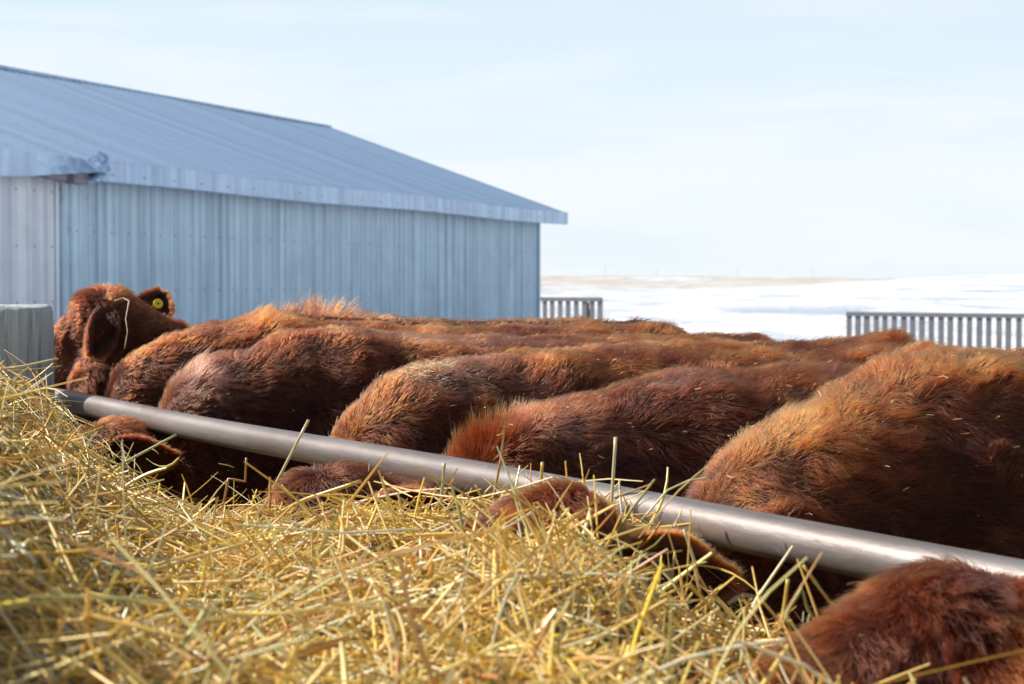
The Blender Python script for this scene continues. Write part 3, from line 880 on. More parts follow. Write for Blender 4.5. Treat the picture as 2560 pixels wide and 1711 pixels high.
def grow_coat(V, tris, VN, c, fr, nbody):
    rs = np.random.RandomState(c["seed"])
    A, B, C = V[tris[:, 0]], V[tris[:, 1]], V[tris[:, 2]]
    cr = np.cross(B - A, C - A); area = np.linalg.norm(cr, axis=1) / 2
    fn = cr / np.maximum(2 * area[:, None], 1e-12)
    ce = (A + B + C) / 3
    sgn = c.get("near", -1)
    vis = np.maximum(smoothstep(fn[:, 1] * sgn, -0.25, 0.1), smoothstep(fn[:, 2], 0.0, 0.35))
    wt = area * (0.10 + 0.90 * vis) * (0.10 + 0.90 * smoothstep(ce[:, 2], 0.62, 0.85))
    hdist = np.linalg.norm(ce - (fr["pl"] + fr["hd"] * 0.15), axis=1)
    wt *= 1 + c.get("headboost", 0.0) * (hdist < 0.36)
    wt *= np.where(np.linalg.norm(ce - fr["mz"], axis=1) < 0.075, 0.05, 1)
    vid = tris[:, 0] - nbody
    inner = (vid >= 0) & ((vid % 352) < 176)
    colv = (vid % 176) % 11
    rim = (vid >= 0) & ((colv <= 1) | (colv >= 8))
    wt *= np.where(vid >= 0, c.get("earboost", 2.0), 1.0)
    wt *= np.where(rim, 5.0, np.where(inner, 0.30, np.where(vid >= 0, 2.0, 1.0)))
    n = c["hairs"]
    ti = rs.choice(len(tris), size=n, p=wt / wt.sum())
    r1, r2 = np.sqrt(rs.rand(n)), rs.rand(n)
    b0, b1, b2 = 1 - r1, r1 * (1 - r2), r1 * r2
    P = A[ti] * b0[:, None] + B[ti] * b1[:, None] + C[ti] * b2[:, None]
    N = unit(VN[tris[ti, 0]] * b0[:, None] + VN[tris[ti, 1]] * b1[:, None] + VN[tris[ti, 2]] * b2[:, None])
    ear = tris[ti, 0] >= nbody
    pl, hd, sd, up = fr["pl"], fr["hd"], fr["sd"], fr["up"]
    rel = P - pl
    hx, hs, hu = rel @ hd, rel @ sd, rel @ up
    head = smoothstep(0.19 - np.sqrt(hs ** 2 + hu ** 2), -0.03, 0.05) * smoothstep(hx, -0.14, -0.02)
    head = np.where(ear, 1.0, head)
    # combing direction: back along the body and down the flanks; on the head it parts from the poll
    flow = np.stack([np.ones(n), np.zeros(n), -0.15 - 0.75 * np.abs(N[:, 1]) * smoothstep(P[:, 2], 1.35, 0.9)], -1)
    flow = flow * (1 - head[:, None]) + head[:, None] * (hd * 1.0 + np.outer(np.sign(hs) * smoothstep(np.abs(hs), 0.0, 0.09), sd) * 0.6 - up * 0.35)
    flow = unit(flow - N * np.sum(flow * N, 1, keepdims=True))
    side = np.cross(N, flow)
    sw = 0.65 * wave_noise(P, 5.0, c["seed"] + 1) + 0.40 * wave_noise(P, 14, c["seed"] + 2)
    sw = sw * c.get("swirl", 1.0)
    ca, sa = np.cos(sw)[:, None], np.sin(sw)[:, None]
    flow, side = flow * ca + side * sa, side * ca - flow * sa
    lift = np.clip(0.62 + 0.28 * wave_noise(P, 7, c["seed"] + 3) + rs.normal(0, 0.22, n), 0.12, 1.5) * c.get("lift", 1.0)
    L = c.get("len", 0.033) * np.clip(1 + 0.28 * wave_noise(P, 6, c["seed"] + 4) + rs.normal(0, 0.22, n), 0.3, 2.0)
    L *= np.where(head > 0.5, 0.85, 1.0)
    if len(c["eflow"]):
        ef = c["eflow"][np.clip(tris[ti, 0] - nbody, 0, len(c["eflow"]) - 1)]
        flow = np.where(ear[:, None], unit(ef + rs.normal(0, 0.15, (n, 3))), flow)
    L *= 1 + 0.9 * np.exp(-(np.linalg.norm(P - (pl + up * 0.09 + hd * 0.03), axis=1) / 0.085) ** 2)
    L = np.where(ear, L * 0.8, L)
    lift *= 1 + 0.55 * smoothstep(N[:, 2], 0.6, 0.95) * (1 - head)
    lift = np.where(ear, lift * 0.45, lift)
    tint = 0.28 + c.get("tint", 0.0) + 0.115 * wave_noise(P, 2.2, c["seed"] + 5) + 0.085 * wave_noise(P, 9, c["seed"] + 6) + rs.normal(0, 0.075, n)
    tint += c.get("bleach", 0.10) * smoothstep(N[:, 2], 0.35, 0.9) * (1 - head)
    tint += (c.get('headtint', 0.0) - 0.03) * head
    dust = np.clip(0.07 * wave_noise(P, 4, c["seed"] + 7) + rs.normal(0, 0.05, n), 0, 1) * 0.4
    aim = np.zeros((n, 3))
    for ft in c.get("tufts", []):
        w = np.exp(-(np.linalg.norm((P - np.array(ft["at"])) / np.array(ft["size"]), axis=1)) ** 2)
        L *= 1 + w * (ft.get("long", 1.0) - 1) * rs.uniform(0.5, 1.1, n)
        tint += w * ft.get("tint", 0)
        dust = np.clip(dust + w * ft.get("dust", 0) * rs.uniform(0.0, 1, n) ** 1.6 * 1.2, 0, 1)
        if "aim" in ft: aim += np.outer(w, np.array(ft["aim"], float))
        lift *= 1 + w * (ft.get("lift", 1) - 1)
    k = c.get("pts", 6)
    # clumps: neighbouring strands share a tip
    cs = c.get("clump", 0.016)
    cell = np.floor((P + 0.35 * cs * np.stack([wave_noise(P, 30, 50 + q) for q in range(3)], -1)) / cs).astype(np.int64)
    key = (cell[:, 0] * 73856093) ^ (cell[:, 1] * 19349663) ^ (cell[:, 2] * 83492791)
    _, inv = np.unique(key, return_inverse=True)
    inv = inv.ravel()
    m = inv.max() + 1
    cnt = np.bincount(inv, minlength=m).astype(float)
    mean = lambda a: np.stack([np.bincount(inv, a[:, q], m) / cnt for q in range(3)], -1)[inv]
    cp, cf, cn = mean(P), unit(mean(flow)), unit(mean(N))
    cl = (np.bincount(inv, L, m) / cnt)[inv]; clf = (np.bincount(inv, lift, m) / cnt)[inv]
    crs = rs.normal(0, 1, m)[inv]; cph = rs.uniform(0, 6.28, m)[inv]
    cside = np.cross(cn, cf)
    ts = np.linspace(0, 1, k)
    def strand(p, f, nn, s, l, lf, curl, ph, a):
        out = [p]
        cur = p.copy()
        for q in range(1, k):
            t = ts[q]
            dr = nn * (lf * (1.15 - 0.95 * t))[:, None] + f * (0.45 + 0.75 * t) + s * (curl * np.sin(ph + t * 5.0))[:, None] + a * (0.3 + t)
            dr[:, 2] -= 0.12 * t
            cur = cur + unit(dr) * (l / (k - 1))[:, None]
            out.append(cur)
        return np.stack(out, 1)
    root = P - N * 0.004
    own = strand(root, flow, N, side, L, lift, rs.normal(0, c.get("curl", 0.35), n), rs.uniform(0, 6.28, n), aim)
    shared = strand(cp - cn * 0.004, cf, cn, cside, cl, clf, 0.45 * crs * c.get("curl", 0.35) / 0.35, cph, aim)
    mixw = (c.get("stick", 0.52) * ts ** 1.2)[None, :, None] * np.where(ear, 0.3, 1.0)[:, None, None] * rs.uniform(0.35, 1.15, n)[:, None, None]
    pts = own * (1 - mixw) + shared * mixw
    crt = rs.normal(0, 0.06, m)[inv]
    rad = c.get("rad", 0.00055) * rs.uniform(0.7, 1.3, n)[:, None] * np.array([1.0 - 0.75 * t ** 1.5 for t in ts])[None, :]
    return pts, rad, np.clip(tint + crt, 0, 1.0), dust, P, N

COAT_POINTS = []      # sample positions for chaff
def make_cow(c):
    a = R(90 - c["heading"])
    root = empty("cow", (c["pos"][0], c["pos"][1], 0.0), a)
    tag(root, c["label"], "cow", "red cattle lined up along the pipe rail")
    V, Q, fr = cow_shape(c)
    nbody = len(V)
    c["eflow"] = []
    for e in c["ears"]:
        ev, eq = ear_mesh(*e)
        b_, t_, f_ = (np.array(q, float) for q in e[:3])
        ax_ = unit(t_ - b_); n_ = unit(f_ - ax_ * (f_ @ ax_)); s_ = np.cross(ax_, n_)
        vv_ = np.tile(np.linspace(-1, 1, 11), 32)[:, None]
        c["eflow"].append(0.75 * ax_ + vv_ * s_ * 0.8 + n_ * 0.25 * np.repeat([1, -1], 176)[:, None] * (np.abs(vv_) > 0.7))
        Q = np.vstack([Q, eq + len(V)]); V = np.vstack([V, ev])
    c["eflow"] = np.concatenate(c["eflow"])
    tris = np.vstack([Q[:, [0, 1, 2]], Q[:, [0, 2, 3]]])
    body = mesh_np("body", V, Q, None, M["hide"], root)
    me = body.data
    VN = np.zeros(len(V) * 3, dtype=np.float32)
    V2 = np.zeros(len(V) * 3, dtype=np.float32)
    me.vertices.foreach_get("co", V2)
    me.vertex_normals.foreach_get("vector", VN)
    VN = VN.reshape(-1, 3).astype(float)
    pts, rad, tint, dust, P, N = grow_coat(V, tris, VN, c, fr, nbody)
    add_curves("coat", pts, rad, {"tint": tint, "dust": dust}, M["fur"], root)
    # eyes, muzzle skin, hooves
    pl, mz, hd, sd, up, HL = (fr[q] for q in ("pl", "mz", "hd", "sd", "up", "HL"))
    for s in (-1, 1):
        p = pl + hd * HL * 0.40 + sd * s * 0.098 + up * 0.02
        me_ = bpy.data.meshes.new("eye")
        import bmesh
        bm = bmesh.new(); bmesh.ops.create_uvsphere(bm, u_segments=16, v_segments=10, radius=0.024); bm.to_mesh(me_); bm.free()
        me_.materials.append(M["eye"]); me_.polygons.foreach_set("use_smooth", [True] * len(me_.polygons))
        o = bpy.data.objects.new("eye", me_); COL.objects.link(o); o.parent = root; o.location = p
    g = MB()
    q0 = mz - hd * 0.02
    g.tube([q0 - hd * 0.03, q0, q0 + hd * 0.03, q0 + hd * 0.048, q0 + hd * 0.056], [0.082, 0.084, 0.076, 0.055, 0.02], 20)
    g.build("muzzle", M["nose"], root, smooth=True)
    dw, sk = c["dw"], c.get("step", 0.0)
    for s in (-1, 1):
        for x in (dw - 0.045 + sk * s, dw + 1.345 - sk * s):
            g = MB()
            g.tube([(x - 0.012, s * 0.16, 0.0), (x - 0.006, s * 0.16, 0.03), (x + 0.004, s * 0.16, 0.075)], [0.066, 0.062, 0.054], 16)
            g.build("hoof", M["hoof"], root, smooth=True)
    ca, sa = math.cos(a), math.sin(a)
    tips = pts[:, -2, :]
    W = np.stack([tips[:, 0] * ca - tips[:, 1] * sa + c["pos"][0], tips[:, 0] * sa + tips[:, 1] * ca + c["pos"][1], tips[:, 2]], -1)
    sel = (N[:, 2] > 0.15) & (P[:, 2] > 0.95) | ((N[:, 1] < -0.5) & (P[:, 2] > 0.85))
    COAT_POINTS.append(W[sel])
    c["root"], c["fr"] = root, fr
    return root

FR = 0.017   # the coat stands this far above the hide
def top(*pts): return [(d, h - FR) for d, h in pts]

COWS = [
 dict(seed=11, pos=(-1.39, 6.9), heading=68, dw=0.68, tail=2.20, d0=-0.22, throat=0.50, halfw=0.31,
      label="red cow with a yellow ear tag, its raised head beside the wooden post",
      top=top((-0.22, 1.26), (0.10, 1.27), (0.25, 1.29), (0.45, 1.345), (0.62, 1.395), (0.85, 1.38), (1.3, 1.365), (1.8, 1.365), (2.1, 1.35), (2.3, 1.31)),
      neck=(0.36, 0, 1.10), nr=0.165,
      head_scale=0.88, poll=(-0.05, 0.03, 1.350), muzzle=(-0.25, 0.36, 1.13), head_side=(0.75, 0.45, 0.12),
      ears=[((-0.100, -0.120, 1.395), (-0.130, -0.175, 1.268), (0.30, -1.0, 0.05), 0.037, 0.055),
            ((0.085, 0.05, 1.355), (0.150, 0.09, 1.470), (-0.25, -0.95, 0.0), 0.050, 0.04)],
      hairs=110000, len=0.034, rad=0.0009, headboost=9, earboost=5.0, curl=0.6, tint=0.02, pts=5, clump=0.022,
      tufts=[dict(at=(-0.08, 0.06, 1.44), size=(0.10, 0.10, 0.07), long=1.2, aim=(-0.5, 0.2, 0.3), tint=0.08), dict(at=(-0.10, -0.2, 1.25), size=(0.06, 0.08, 0.08), long=1.8, aim=(-0.1, 0, -0.9), tint=0.12), dict(at=(0.68, 0, 1.38), size=(0.17, 0.12, 0.10), long=3.0, aim=(-0.5, 0, 0.9), lift=1.3, tint=-0.12)]),
 dict(seed=23, pos=(-1.382, 6.318), heading=70, dw=0.58, tail=2.22, halfw=0.30,
      label="orange-red cow with an upright tuft on its withers, in front of the ear-tagged cow",
      top=top((-0.05, 1.0), (0.02, 1.10), (0.07, 1.225), (0.13, 1.275), (0.21, 1.312), (0.32, 1.352), (0.45, 1.373), (0.55, 1.385), (0.75, 1.374), (1.05, 1.357), (1.4, 1.345), (1.8, 1.352), (2.02, 1.352), (2.15, 1.325), (2.3, 1.28)),
      poll=(-0.20, 0.0, 0.90), muzzle=(-0.42, 0.02, 0.52),
      ears=[((-0.20, -0.10, 0.92), (-0.05, -0.25, 0.95), (-0.3, -0.7, -0.3), 0.055, 0.04), ((-0.20, 0.10, 0.92), (-0.05, 0.25, 0.95), (-0.3, 0.7, -0.3), 0.055, 0.04)],
      hairs=140000, len=0.036, rad=0.0008, tint=0.05, pts=5, clump=0.022,
      tufts=[dict(at=(0.55, 0, 1.36), size=(0.07, 0.10, 0.08), long=2.6, aim=(0.5, 0, 1.0), lift=1.5, tint=0.0)]),
 dict(seed=37, pos=(-1.10, 5.817), heading=66, dw=0.60, tail=2.28, halfw=0.33,
      label="dark red cow with a dusty grey neck crest, third along the rail from the post",
      top=top((-0.05, 1.0), (0.0, 1.07), (0.05, 1.165), (0.13, 1.252), (0.22, 1.281), (0.31, 1.297), (0.43, 1.35), (0.57, 1.36), (0.70, 1.350), (0.90, 1.332), (1.3, 1.322), (1.7, 1.322), (2.0, 1.325), (2.15, 1.315), (2.3, 1.28)),
      poll=(-0.13, -0.02, 0.955), muzzle=(-0.36, -0.02, 0.60),
      ears=[((-0.14, -0.12, 0.99), (-0.02, -0.27, 0.97), (-0.3, -0.7, -0.3), 0.055, 0.04), ((-0.14, 0.10, 0.97), (-0.02, 0.25, 0.97), (-0.3, 0.7, -0.3), 0.055, 0.04)],
      hairs=180000, len=0.034, rad=0.0007, tint=0.06, pts=5, clump=0.020,
      tufts=[dict(at=(0.12, -0.10, 1.17), size=(0.13, 0.13, 0.10), dust=0.40, long=2.4, lift=1.3), dict(at=(0.95, -0.05, 1.32), size=(0.3, 0.08, 0.05), dust=0.25)]),
 dict(seed=41, pos=(-0.457, 4.676), heading=56, dw=0.60, tail=2.06, halfw=0.35,
      label="red cow with a wisp of hay and pale hairs caught on its shoulder",
      top=top((-0.05, 1.0), (0.0, 1.06), (0.04, 1.13), (0.09, 1.19), (0.15, 1.242), (0.20, 1.277), (0.28, 1.304), (0.40, 1.312), (0.63, 1.322), (0.87, 1.335), (1.22, 1.335), (1.5, 1.328), (1.75, 1.335), (1.92, 1.335), (2.02, 1.29), (2.2, 1.22)),
      poll=(-0.24, 0.0, 0.82), muzzle=(-0.40, 0.0, 0.42),
      ears=[((-0.24, -0.10, 0.84), (-0.10, -0.24, 0.80), (-0.3, -0.7, -0.3), 0.055, 0.04), ((-0.24, 0.10, 0.84), (-0.10, 0.24, 0.86), (-0.3, 0.7, -0.3), 0.055, 0.04)],
      hairs=210000, len=0.034, rad=0.0006, tint=0.06, pts=6, clump=0.019, step=0.06,
      tufts=[dict(at=(0.30, -0.07, 1.26), size=(0.10, 0.09, 0.06), dust=0.7, long=1.25), dict(at=(1.9, 0, 1.3), size=(0.2, 0.14, 0.1), long=1.7, tint=-0.08)]),
 dict(seed=53, pos=(-0.154, 4.139), heading=61, dw=0.62, tail=2.10, halfw=0.35,
      label="maroon cow with long shaggy orange mane wisps on its neck",
      top=top((-0.05, 1.0), (0.0, 1.06), (0.04, 1.13), (0.15, 1.183), (0.25, 1.232), (0.42, 1.262), (0.51, 1.285), (0.72, 1.292), (0.97, 1.297), (1.2, 1.29), (1.6, 1.30), (1.9, 1.29), (2.05, 1.25), (2.2, 1.18)),
      poll=(-0.25, -0.01, 0.985), muzzle=(-0.50, 0.0, 0.66),
      ears=[((-0.24, -0.11, 1.01), (-0.07, -0.22, 1.01), (-0.3, -0.7, -0.3), 0.055, 0.04), ((-0.24, 0.11, 0.99), (-0.10, 0.25, 0.99), (-0.3, 0.7, -0.3), 0.055, 0.04)],
      hairs=240000, len=0.034, rad=0.00054, tint=0.0, pts=6, clump=0.018, step=-0.05,
      tufts=[dict(at=(0.10, 0.0, 1.15), size=(0.09, 0.10, 0.10), long=2.4, aim=(-0.9, 0.1, 0.35), tint=0.14), dict(at=(0.27, -0.10, 1.15), size=(0.09, 0.07, 0.08), dust=0.35),
             dict(at=(0.60, 0.0, 1.27), size=(0.05, 0.05, 0.05), long=1.3, dust=0.1), dict(at=(1.0, 0, 1.29), size=(0.10, 0.2, 0.1), long=1.8)]),
 dict(seed=67, pos=(0.302, 3.33), heading=59, dw=0.60, tail=2.12, halfw=0.37,
      label="big furry orange-brown cow filling the right side behind the rail",
      top=top((-0.05, 1.0), (0.0, 1.06), (0.05, 1.125), (0.09, 1.178), (0.14, 1.225), (0.24, 1.268), (0.33, 1.293), (0.40, 1.326), (0.46, 1.353), (0.52, 1.370), (0.64, 1.378), (0.82, 1.368), (1.2, 1.35), (1.7, 1.36), (1.95, 1.34), (2.2, 1.25)),
      poll=(-0.27, -0.03, 1.02), muzzle=(-0.66, -0.05, 0.93),
      ears=[((-0.22, -0.125, 1.02), (-0.055, -0.215, 1.012), (-0.05, -0.9, 0.25), 0.056, 0.045), ((-0.25, 0.11, 1.0), (-0.10, 0.25, 1.0), (-0.3, 0.7, -0.3), 0.055, 0.04)],
      hairs=400000, len=0.034, rad=0.00042, headtint=0.06, tint=0.13, bleach=0.16, pts=6, clump=0.015, curl=0.5, headboost=2, swirl=1.2,
      tufts=[dict(at=(0.20, -0.16, 1.15), size=(0.16, 0.16, 0.12), long=1.5)]),
 dict(seed=79, pos=(0.79, 2.475), heading=61, dw=0.60, tail=2.12, halfw=0.32,
      label="red cow with only its curly head reaching under the rail into the hay",
      top=top((-0.05, 1.0), (0.0, 1.05), (0.06, 1.10), (0.14, 1.16), (0.24, 1.20), (0.40, 1.28), (0.52, 1.34), (0.64, 1.35), (1.2, 1.34), (1.7, 1.35), (1.95, 1.33), (2.2, 1.24)),
      poll=(-0.235, 0.05, 1.005), muzzle=(-0.66, 0.05, 0.895),
      ears=[((-0.275, -0.065, 1.095), (-0.330, -0.245, 1.035), (-0.60, -0.55, 0.25), 0.066, 0.045), ((-0.22, 0.105, 1.02), (-0.08, 0.25, 1.0), (-0.3, 0.7, -0.3), 0.055, 0.04)],
      hairs=240000, len=0.036, rad=0.00036, earboost=4.0, headtint=0.18, tint=0.05, pts=6, clump=0.014, headboost=9, curl=0.8, stick=0.75, swirl=1.3, tufts=[dict(at=(-0.31, -0.18, 1.07), size=(0.08, 0.09, 0.08), tint=0.22), dict(at=(-0.24, 0.02, 1.11), size=(0.09, 0.12, 0.07), long=1.7, aim=(-0.9, -0.5, 0.1), lift=1.2)]),  # tint at the near ear puts its sunlit orange rim into the coat
]
for c in COWS:
    make_cow(c)

# ear tag on the raised head
def ear_tag():
    g = MB()
    root = COWS[0]["root"]
    p = Vector((0.118, 0.028, 1.418))
    n = Vector((0.0, -1.0, 0.12)).normalized()
    g.tube([p, p + n * 0.006, p + n * 0.007], [0.0175, 0.0175, 0.016], 24)
    o = g.build("ear_tag", M["tag"], root)
    g = MB(); g.tube([p + n * 0.007, p + n * 0.012], [0.004, 0.003], 10); g.build("tag_stud", M["hoof"], o)
ear_tag()

# ------------------------------------------------------------------ hay
CTRL = []
def cpt(px, py, z): CTRL.append(((px - 1173) / 4378 * z, z, EYE - (py - 645) / 4378 * z))
for q in ((-250,830,5.0),(-60,810,5.2),(20,825,5.0),(100,890,5.0),(0,1045,3.3),(0,1300,2.4),(0,1568,1.8),(200,985,4.6),(200,1200,3.1),(200,1568,1.8),
          (320,1115,4.3),(420,1215,4.0),(430,1340,3.1),(450,1568,2.25),(620,1165,4.0),(700,1300,2.8),(700,1568,2.0),(900,1165,3.6),(1000,1310,2.7),(1000,1568,2.0),
          (1140,1150,3.4),(1310,1130,3.25),(1300,1300,2.5),(1300,1568,1.95),(1440,1180,3.1),(1500,1400,2.9),(1570,1470,2.8),(1650,1480,2.65),(1740,1480,2.55),(1600,1520,2.3),(1600,1620,2.0),(1720,1500,2.4),(1840,1600,2.3),(1950,1800,2.15),(2200,1800,2.15),(2350,1800,2.1),(1780,1700,1.9),
          (0,2400,1.2),(1173,2400,1.2),(2300,2400,1.2)):
    cpt(*q)
# the heap falls away between its crest and the rail
for px, py in ((-200,835),(0,825),(100,890),(200,975),(320,1085),(430,1205),(520,1195),(620,1175),(760,1175),(900,1175),(1020,1165),(1140,1155),(1300,1125),(1450,1165),(1560,1330),(1680,1400),(1820,1500),(1950,1680),(2200,1720)):
    zp = 0.38 * 4378 / (897 + 0.1744 * (px - 150) - 645)
    k = 0.55 if px < 700 else 1.0
    cpt(px, py + 95 * k, zp - 0.04); cpt(px, py + 45 * k, zp - 0.22)
    if px < 500: cpt(px, py + 75 * k, zp - 0.6)
# unseen bale top outside the left edge, raised to shade its right slope
CTRL += [(-1.02, 3.0, 1.39), (-0.78, 2.25, 1.36), (-0.62, 1.7, 1.30), (-1.45, 4.3, 1.36), (-1.6, 3.2, 1.42), (-1.3, 2.2, 1.36), (-1.0, 1.5, 1.28)]
CTRL = np.array(CTRL)
def hay_h(x, y):
    x, y = np.asarray(x, float), np.asarray(y, float)
    num = np.zeros_like(x); den = np.full_like(x, 1e-9)
    for cx_, cy_, ch in CTRL:
        w = np.exp(-((x - cx_) / (0.034 * cy_)) ** 2 - ((y - cy_) / (0.10 * cy_)) ** 2) + 2e-5 / ((x - cx_) ** 2 + (0.6 * (y - cy_)) ** 2 + 0.01)
        num += w * ch; den += w
    h = num / den - 0.030
    P = np.stack([x.ravel(), y.ravel(), 0 * x.ravel()], -1)
    return h + (0.013 * wave_noise(P, 2.6, 301) + 0.010 * wave_noise(P, 6.5, 302)).reshape(x.shape)
NOSE_A, NOSE_B = np.array([0.66, 2.34]), np.array([0.22, 2.10])
HEAD_A, HEAD_B = np.array([0.02, 3.04]), np.array([-0.15, 2.88])
EAR_A, EAR_B = np.array([0.20, 2.92]), np.array([0.33, 2.86])
def seg_d(x, y, a, b):
    ab = b - a
    t = np.clip(((x - a[0]) * ab[0] + (y - a[1]) * ab[1]) / (ab @ ab), 0, 1)
    return np.hypot(x - a[0] - t * ab[0], y - a[1] - t * ab[1])
def bare(x, y):           # how far the buried head shows through
    b = np.maximum(1.15 * smoothstep(-seg_d(x, y, HEAD_A, HEAD_B), -0.17, -0.08), 2.0 * smoothstep(-seg_d(x, y, EAR_A, EAR_B), -0.19, -0.11))
    return np.maximum(b, 1.7 * smoothstep(-seg_d(x, y, NOSE_A, NOSE_B), -0.20, -0.12))

def hay_top(x, y):
    return hay_h(x, y) - 0.085 * bare(x, y)
def pipe_u(x, y):
    return (x - PIPE_A[0]) * PIPE_N[0] + (y - PIPE_A[1]) * PIPE_N[1]

STRAW_COLS = np.array([(0.95, 0.65, 0.17), (0.96, 0.76, 0.34), (0.92, 0.62, 0.17), (0.86, 0.65, 0.20), (0.96, 0.86, 0.58), (0.58, 0.55, 0.22), (0.82, 0.48, 0.14), (0.62, 0.28, 0.08), (0.95, 0.66, 0.10), (0.74, 0.72, 0.48)])
STRAW_W = np.array([0.24, 0.16, 0.12, 0.09, 0.10, 0.05, 0.08, 0.03, 0.09, 0.04]); STRAW_W /= STRAW_W.sum()

def strands_mesh(C, D, U, L, wid, thick, bend, kink, cols, k):
    """C centres, D directions, U up-ish; returns verts, quads, colour per vertex"""
    n = len(C)
    S = unit(np.cross(D, U)); Nn = np.cross(S, D)
    ts = np.linspace(-0.5, 0.5, k)
    pts = C[:, None, :] + D[:, None, :] * (L[:, None] * ts[None, :])[..., None]
    off = bend[:, None] * (0.25 - ts[None, :] ** 2) * L[:, None]
    off2 = kink[:, None] * np.maximum(ts[None, :] - 0.12, 0) * L[:, None]
    pts = pts + S[:, None, :] * off[..., None] + Nn[:, None, :] * (off * 0.6 + off2)[..., None]
    taper = 1 - 0.35 * np.abs(ts * 2) ** 3
    ring = []
    for a, b in ((1, 0), (0, 1), (-1, 0), (0, -1)):
        ring.append(pts + S[:, None, :] * (wid[:, None] * taper * a)[..., None] + Nn[:, None, :] * (thick[:, None] * taper * b)[..., None])
    V = np.stack(ring, 2).reshape(-1, 3)                       # n,k,4
    i, q, r = np.meshgrid(np.arange(n), np.arange(k - 1), np.arange(4), indexing='ij')
    r2 = (r + 1) % 4
    b = i * k * 4
    Q = np.stack([b + q * 4 + r, b + q * 4 + r2, b + (q + 1) * 4 + r2, b + (q + 1) * 4 + r], -1).reshape(-1, 4)
    c = np.repeat(cols, k * 4, axis=0)
    return V, Q, c

def set_cols(o, cols):
    a = o.data.attributes.new("straw", 'FLOAT_COLOR', 'POINT')
    cc = np.ones((len(o.data.vertices), 4), dtype=np.float32); cc[:len(cols), :3] = cols
    a.data.foreach_set("color", cc.ravel())

def hay_sample(rs, n, keep, lo=-0.36):
    """points on the hay surface, spread evenly over the picture rather than over the ground"""
    out = []
    tot = 0
    while tot < n:
        y = 1.55 * (5.6 / 1.55) ** rs.rand(n)
        x = rs.uniform(lo, 0.36, n) * y
        p = np.stack([x, y], -1)[keep(x, y)]
        out.append(p); tot += len(p)
    return np.concatenate(out)[:n]

def make_strands(rs, xy, left, lmin, lmax, wmul, k, up_frac=0.05, lowlift=0.012):
    n = len(xy)
    x, y = xy.T
    z = hay_top(x, y)
    e = 0.03
    gx = (hay_top(x + e, y) - z) / e; gy = (hay_top(x, y + e) - z) / e
    Nn = unit(np.stack([-gx, -gy, np.ones(n)], -1))
    hdg = rs.uniform(0, 2 * math.pi, n)
    if left:
        hdg = np.where(rs.rand(n) < 0.72, rs.normal(-0.30, 0.40, n), hdg)
    D = np.stack([np.cos(hdg), np.sin(hdg), np.zeros(n)], -1)
    D = unit(D - Nn * np.sum(D * Nn, 1, keepdims=True))
    pitch = rs.normal(0.0, 0.17, n)
    st = rs.rand(n) < up_frac
    pitch = np.where(st, rs.uniform(0.3, 1.2, n), pitch)
    D = unit(D * np.cos(pitch)[:, None] + Nn * np.sin(pitch)[:, None])
    L = lmin * (lmax / lmin) ** (rs.rand(n) ** 1.4)
    L = np.where(st, np.minimum(L, 0.16), L)
    C = np.stack([x, y, z], -1) + Nn * (rs.exponential(lowlift, n) - 0.008)[:, None] + D * (np.where(st, 0.30, 0) * L)[:, None]
    blade = rs.rand(n) < 0.45
    wid = np.where(blade, rs.uniform(0.0014, 0.0034, n), rs.uniform(0.0010, 0.0022, n)) * wmul
    broad = rs.rand(n) < 0.06
    wid = np.where(broad & (L > 0.05), wid * 1.7, wid); blade = blade | broad
    th = np.where(blade, 0.00035, wid * 0.85)
    U = unit(Nn + rs.normal(0, 0.5, (n, 3)))
    ci = rs.choice(len(STRAW_COLS), n, p=STRAW_W)
    cols = STRAW_COLS[ci] * rs.uniform(0.72, 1.15, n)[:, None]
    cols = np.clip(cols, 0, 0.92)
    return strands_mesh(C, D, U, L, wid, th, rs.normal(0, 0.22, n), rs.normal(0, 0.35, n) * (rs.rand(n) < 0.3), cols, k)

def hay_core(xr, yr, nx, ny, keep):
    X, Y = np.meshgrid(np.linspace(*xr, nx), np.linspace(*yr, ny), indexing='ij')
    Z = hay_h(X, Y) - 0.035
    P = np.stack([X, Y, Z], -1).reshape(-1, 3)
    Z += 0.012 * wave_noise(P, 9, 77).reshape(X.shape) + 0.008 * wave_noise(P, 22, 78).reshape(X.shape)
    Z -= 0.10 * bare(X, Y)
    edge = keep(X, Y)
    Z = Z * edge + 0.02 * (1 - edge)
    V = np.stack([X, Y, Z], -1).reshape(-1, 3)
    i, j = np.meshgrid(np.arange(nx - 1), np.arange(ny - 1), indexing='ij')
    Q = np.stack([i * ny + j, (i + 1) * ny + j, (i + 1) * ny + j + 1, i * ny + j + 1], -1).reshape(-1, 4)
    zq = V[Q][:, :, 2].max(1)
    return V, Q[zq > 0.05]

def split(x, y):           # the border between the bale on the left and the loose heap
    px = 1173 + 4378 * x / y
    return 400 + 90 * np.sin(y * 2.4 + 1.0) - px          # > 0: bale side

